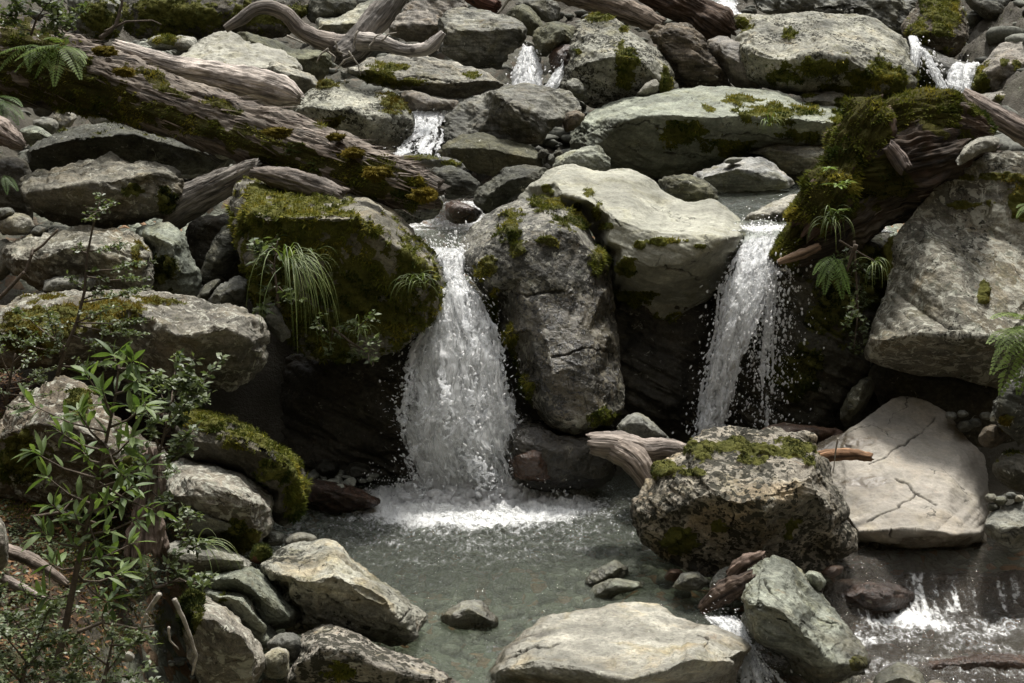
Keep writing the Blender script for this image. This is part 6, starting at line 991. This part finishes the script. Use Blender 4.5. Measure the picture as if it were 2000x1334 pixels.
grass('pale hanging grass under the stump against the dark wall', 1710, 520, 9.4, 16, 85, 0, 2.8)
grass('grass tuft among the litter of the bank in the bottom left', 150, 1300, 5.0, 30, 70, 0, 1.2)
# --- small rosette on the stump
b = PV(1632, 362, 9.45); o = plant('rosette_plant', 'pale green leafy rosette growing on the mossy stump', 'plant', b); mb = MB()
for cx, cy, n, L in ((0, 0, 12, .10), (-.05, .11, 14, .07), (.02, -.17, 9, .085), (.07, .02, 8, .075)):
    for k in range(n): a = k * 2.4 + RNG.uniform(0, .4); mb.leaf(np.array([cx, RNG.normal(0, .02), cy]), np.array([math.cos(a), math.sin(a) * .8 - .2, RNG.uniform(0, .5)]), Z, L * RNG.uniform(.7, 1.1), L * .26, .3, .25, RNG.uniform(.5, 1))
mb.obj('foliage', M['fern'], o)
# --- litter and ground cover on the bank, pebbles in the bed
def scatter(name, n, xr, yr, fn, mat, cond=None):
    mb = MB(); x = RNG.uniform(*xr, n); y = RNG.uniform(*yr, n); z = zbed(x, y)
    q = np.stack([x, y, z], 1).astype(np.float32); far = 0; z = z + 0.16 * fbm(q * 1.3, 4, 3) * (1 - 0.6 * bankmask(x, y)) + 0.03 * fbm(q * 7, 3, 4)
    for i in range(n):
        if cond is None or cond(x[i], y[i], z[i]): fn(mb, np.array([x[i], y[i], z[i]]))
    o = mb.obj(name, M[mat]); return tag(o, kind='stuff')
def lit(mb, p): mb.leaf(p + Z * RNG.uniform(.002, .012), np.array([RNG.normal(), RNG.normal(), RNG.normal(0, .25)]), Z + rv(.3), RNG.uniform(.014, .045), RNG.uniform(.009, .02), RNG.uniform(-.3, .3), .2, RNG.uniform(0, 1), 2)
scatter('leaf_litter', 26000, (-3.6, -1.2), (4.4, 9.2), lit, 'dry', lambda x, y, z: bankmask(x, y) > .5)
def gc(mb, p):
    for k in range(RNG.integers(4, 9)): a = RNG.uniform(0, 6.28); L = RNG.uniform(.010, .026); mb.leaf(p + rv(.012) + Z * RNG.uniform(0, .04), np.array([math.cos(a), math.sin(a), RNG.uniform(0, .6)]), Z + rv(.3), L, L * .6, .2, .2, RNG.uniform(0, 1), 2)
scatter('ground_cover', 6500, (-3.2, -1.25), (4.4, 7.6), gc, 'small', lambda x, y, z: bankmask(x, y) > .6 and perlin(np.array([[x * 2.3, y * 2.3, 0]]), 5)[0] > -.12)
def peb(mb, p, s=1.0):
    r = .012 + .055 * RNG.random() ** 2.2 * s; V = ICO * (1 + .12 * fbm(ICO * 1.2 + RNG.uniform(-50, 50, 3), 2, 3))[:, None]
    for k in range(5):
        nd = RNG.normal(0, 1, 3); nd /= np.linalg.norm(nd); ov = np.clip(V @ nd - RNG.uniform(.45, .8), 0, None); V = V - ov[:, None] * nd
    V = V * np.array([r * RNG.uniform(.8, 1.5), r, r * RNG.uniform(.4, .75)]); a = RNG.uniform(0, 6.28); e = RNG.normal(0, .3); V = V @ np.array([[1, 0, 0], [0, math.cos(e), -math.sin(e)], [0, math.sin(e), math.cos(e)]]) @ np.array([[math.cos(a), -math.sin(a), 0], [math.sin(a), math.cos(a), 0], [0, 0, 1]]); mb.add_np(V + p + Z * r * .2, ICOF, RNG.uniform(0, 1))
    r = .012 + .055 * RNG.random() ** 2.2 * s; V = ICO1 * (1 + .14 * RNG.normal(0, 1, (len(ICO1), 1))) * np.array([r * RNG.uniform(.8, 1.4), r, r * RNG.uniform(.4, .7)]); a = RNG.uniform(0, 6.28); V = V @ np.array([[math.cos(a), -math.sin(a), 0], [math.sin(a), math.cos(a), 0], [0, 0, 1]]); mb.add_np(V + p + Z * r * .2, ICO1F, RNG.uniform(0, 1))
scatter('gravel', 1300, (-2.3, 2.6), (5.8, 10.3), peb, 'gravel', lambda x, y, z: z < 0)
def gravel_at(px, py, Y, rx, ry, n, s, tn=.6):
    mb = MB(); 
    for k in range(n): a = RNG.uniform(0, 6.28); q = math.sqrt(RNG.random()); peb(mb, P(px + rx * q * math.cos(a), py + ry * q * math.sin(a), Y - .8 * q * math.sin(a)), s)
    tag(mb.obj('gravel', M['gravel']), kind='stuff')
def big(mb, p): peb(mb, p, 3.2)
def upc(x, y, z): return abs(x) < 9
def gm(mb, p):
    n = 26; q = p + RNG.normal(0, .018, (n, 3)) * [1, 1, .35]; t = RNG.normal(0, 1, (n, 3)); t /= np.linalg.norm(t, axis=1, keepdims=True); mb.blades(q, t, q + np.stack([RNG.normal(0, .005, n), RNG.normal(0, .005, n), RNG.uniform(.006, .016, n)], 1), np.full(n, .0022), np.clip(RNG.normal(.5, .2, n), 0, 1))
scatter('ground_cover', 5000, (3.7, 9), (4, 17), gc, 'small', lambda x, y, z: perlin(np.array([[x * 1.3, y * 1.3, 7.]]), 5)[0] > -.1); scatter('ground_cover', 4000, (-9, -3.4), (4, 17), gc, 'small', lambda x, y, z: perlin(np.array([[x * 1.3, y * 1.3, 7.]]), 5)[0] > -.1)
scatter('ground_moss', 5200, (-3.2, -1.2), (4.4, 8.6), gm, 'moss', lambda x, y, z: bankmask(x, y) > .35 and perlin(np.array([[x * 1.9 + 9, y * 1.9, 3.3]]), 15)[0] > .08)
mbu = MB(); xs_ = RNG.uniform(-8, 9, 2600); ys_ = RNG.uniform(13.6, 23, 2600); zs_ = zbed(xs_, ys_)
for k in range(2600): peb(mbu, np.array([xs_[k], ys_[k], zs_[k] + .02]), 1.6 + 2.6 * RNG.random() ** 3)
xs_ = np.concatenate([RNG.uniform(3.6, 9, 900), RNG.uniform(-9, -3.8, 700)]); ys_ = RNG.uniform(4, 17, 1600); zs_ = zbed(xs_, ys_)
for k in range(1600): peb(mbu, np.array([xs_[k], ys_[k], zs_[k] + .02]), 1.2 + 5 * RNG.random() ** 4)
mbu.T = [t_ * .4 for t_ in mbu.T]; tag(mbu.obj('gravel', M['gravel']), kind='stuff')
gravel_at(285, 98, 17.4, 62, 14, 500, 1.0); gravel_at(640, 930, 9.9, 90, 26, 120, .8)

for lab, ln, Y in (('thin dead twig lying on the leaf litter at bottom left', [(150,1235),(200,1215),(262,1228),(300,1222)], 5.3), ('crooked dead twig on the bank under the dead roots', [(20,1225),(70,1205),(110,1216),(150,1190)], 5.4), ('brown dead twig crossing the bank under the sapling', [(60,1010),(120,1000),(190,1022),(230,1010)], 6.2)): twig(lab, [(ln, 1), ([ln[1], (ln[1][0] + 20, ln[1][1] - 26)], .6)], Y, .008)
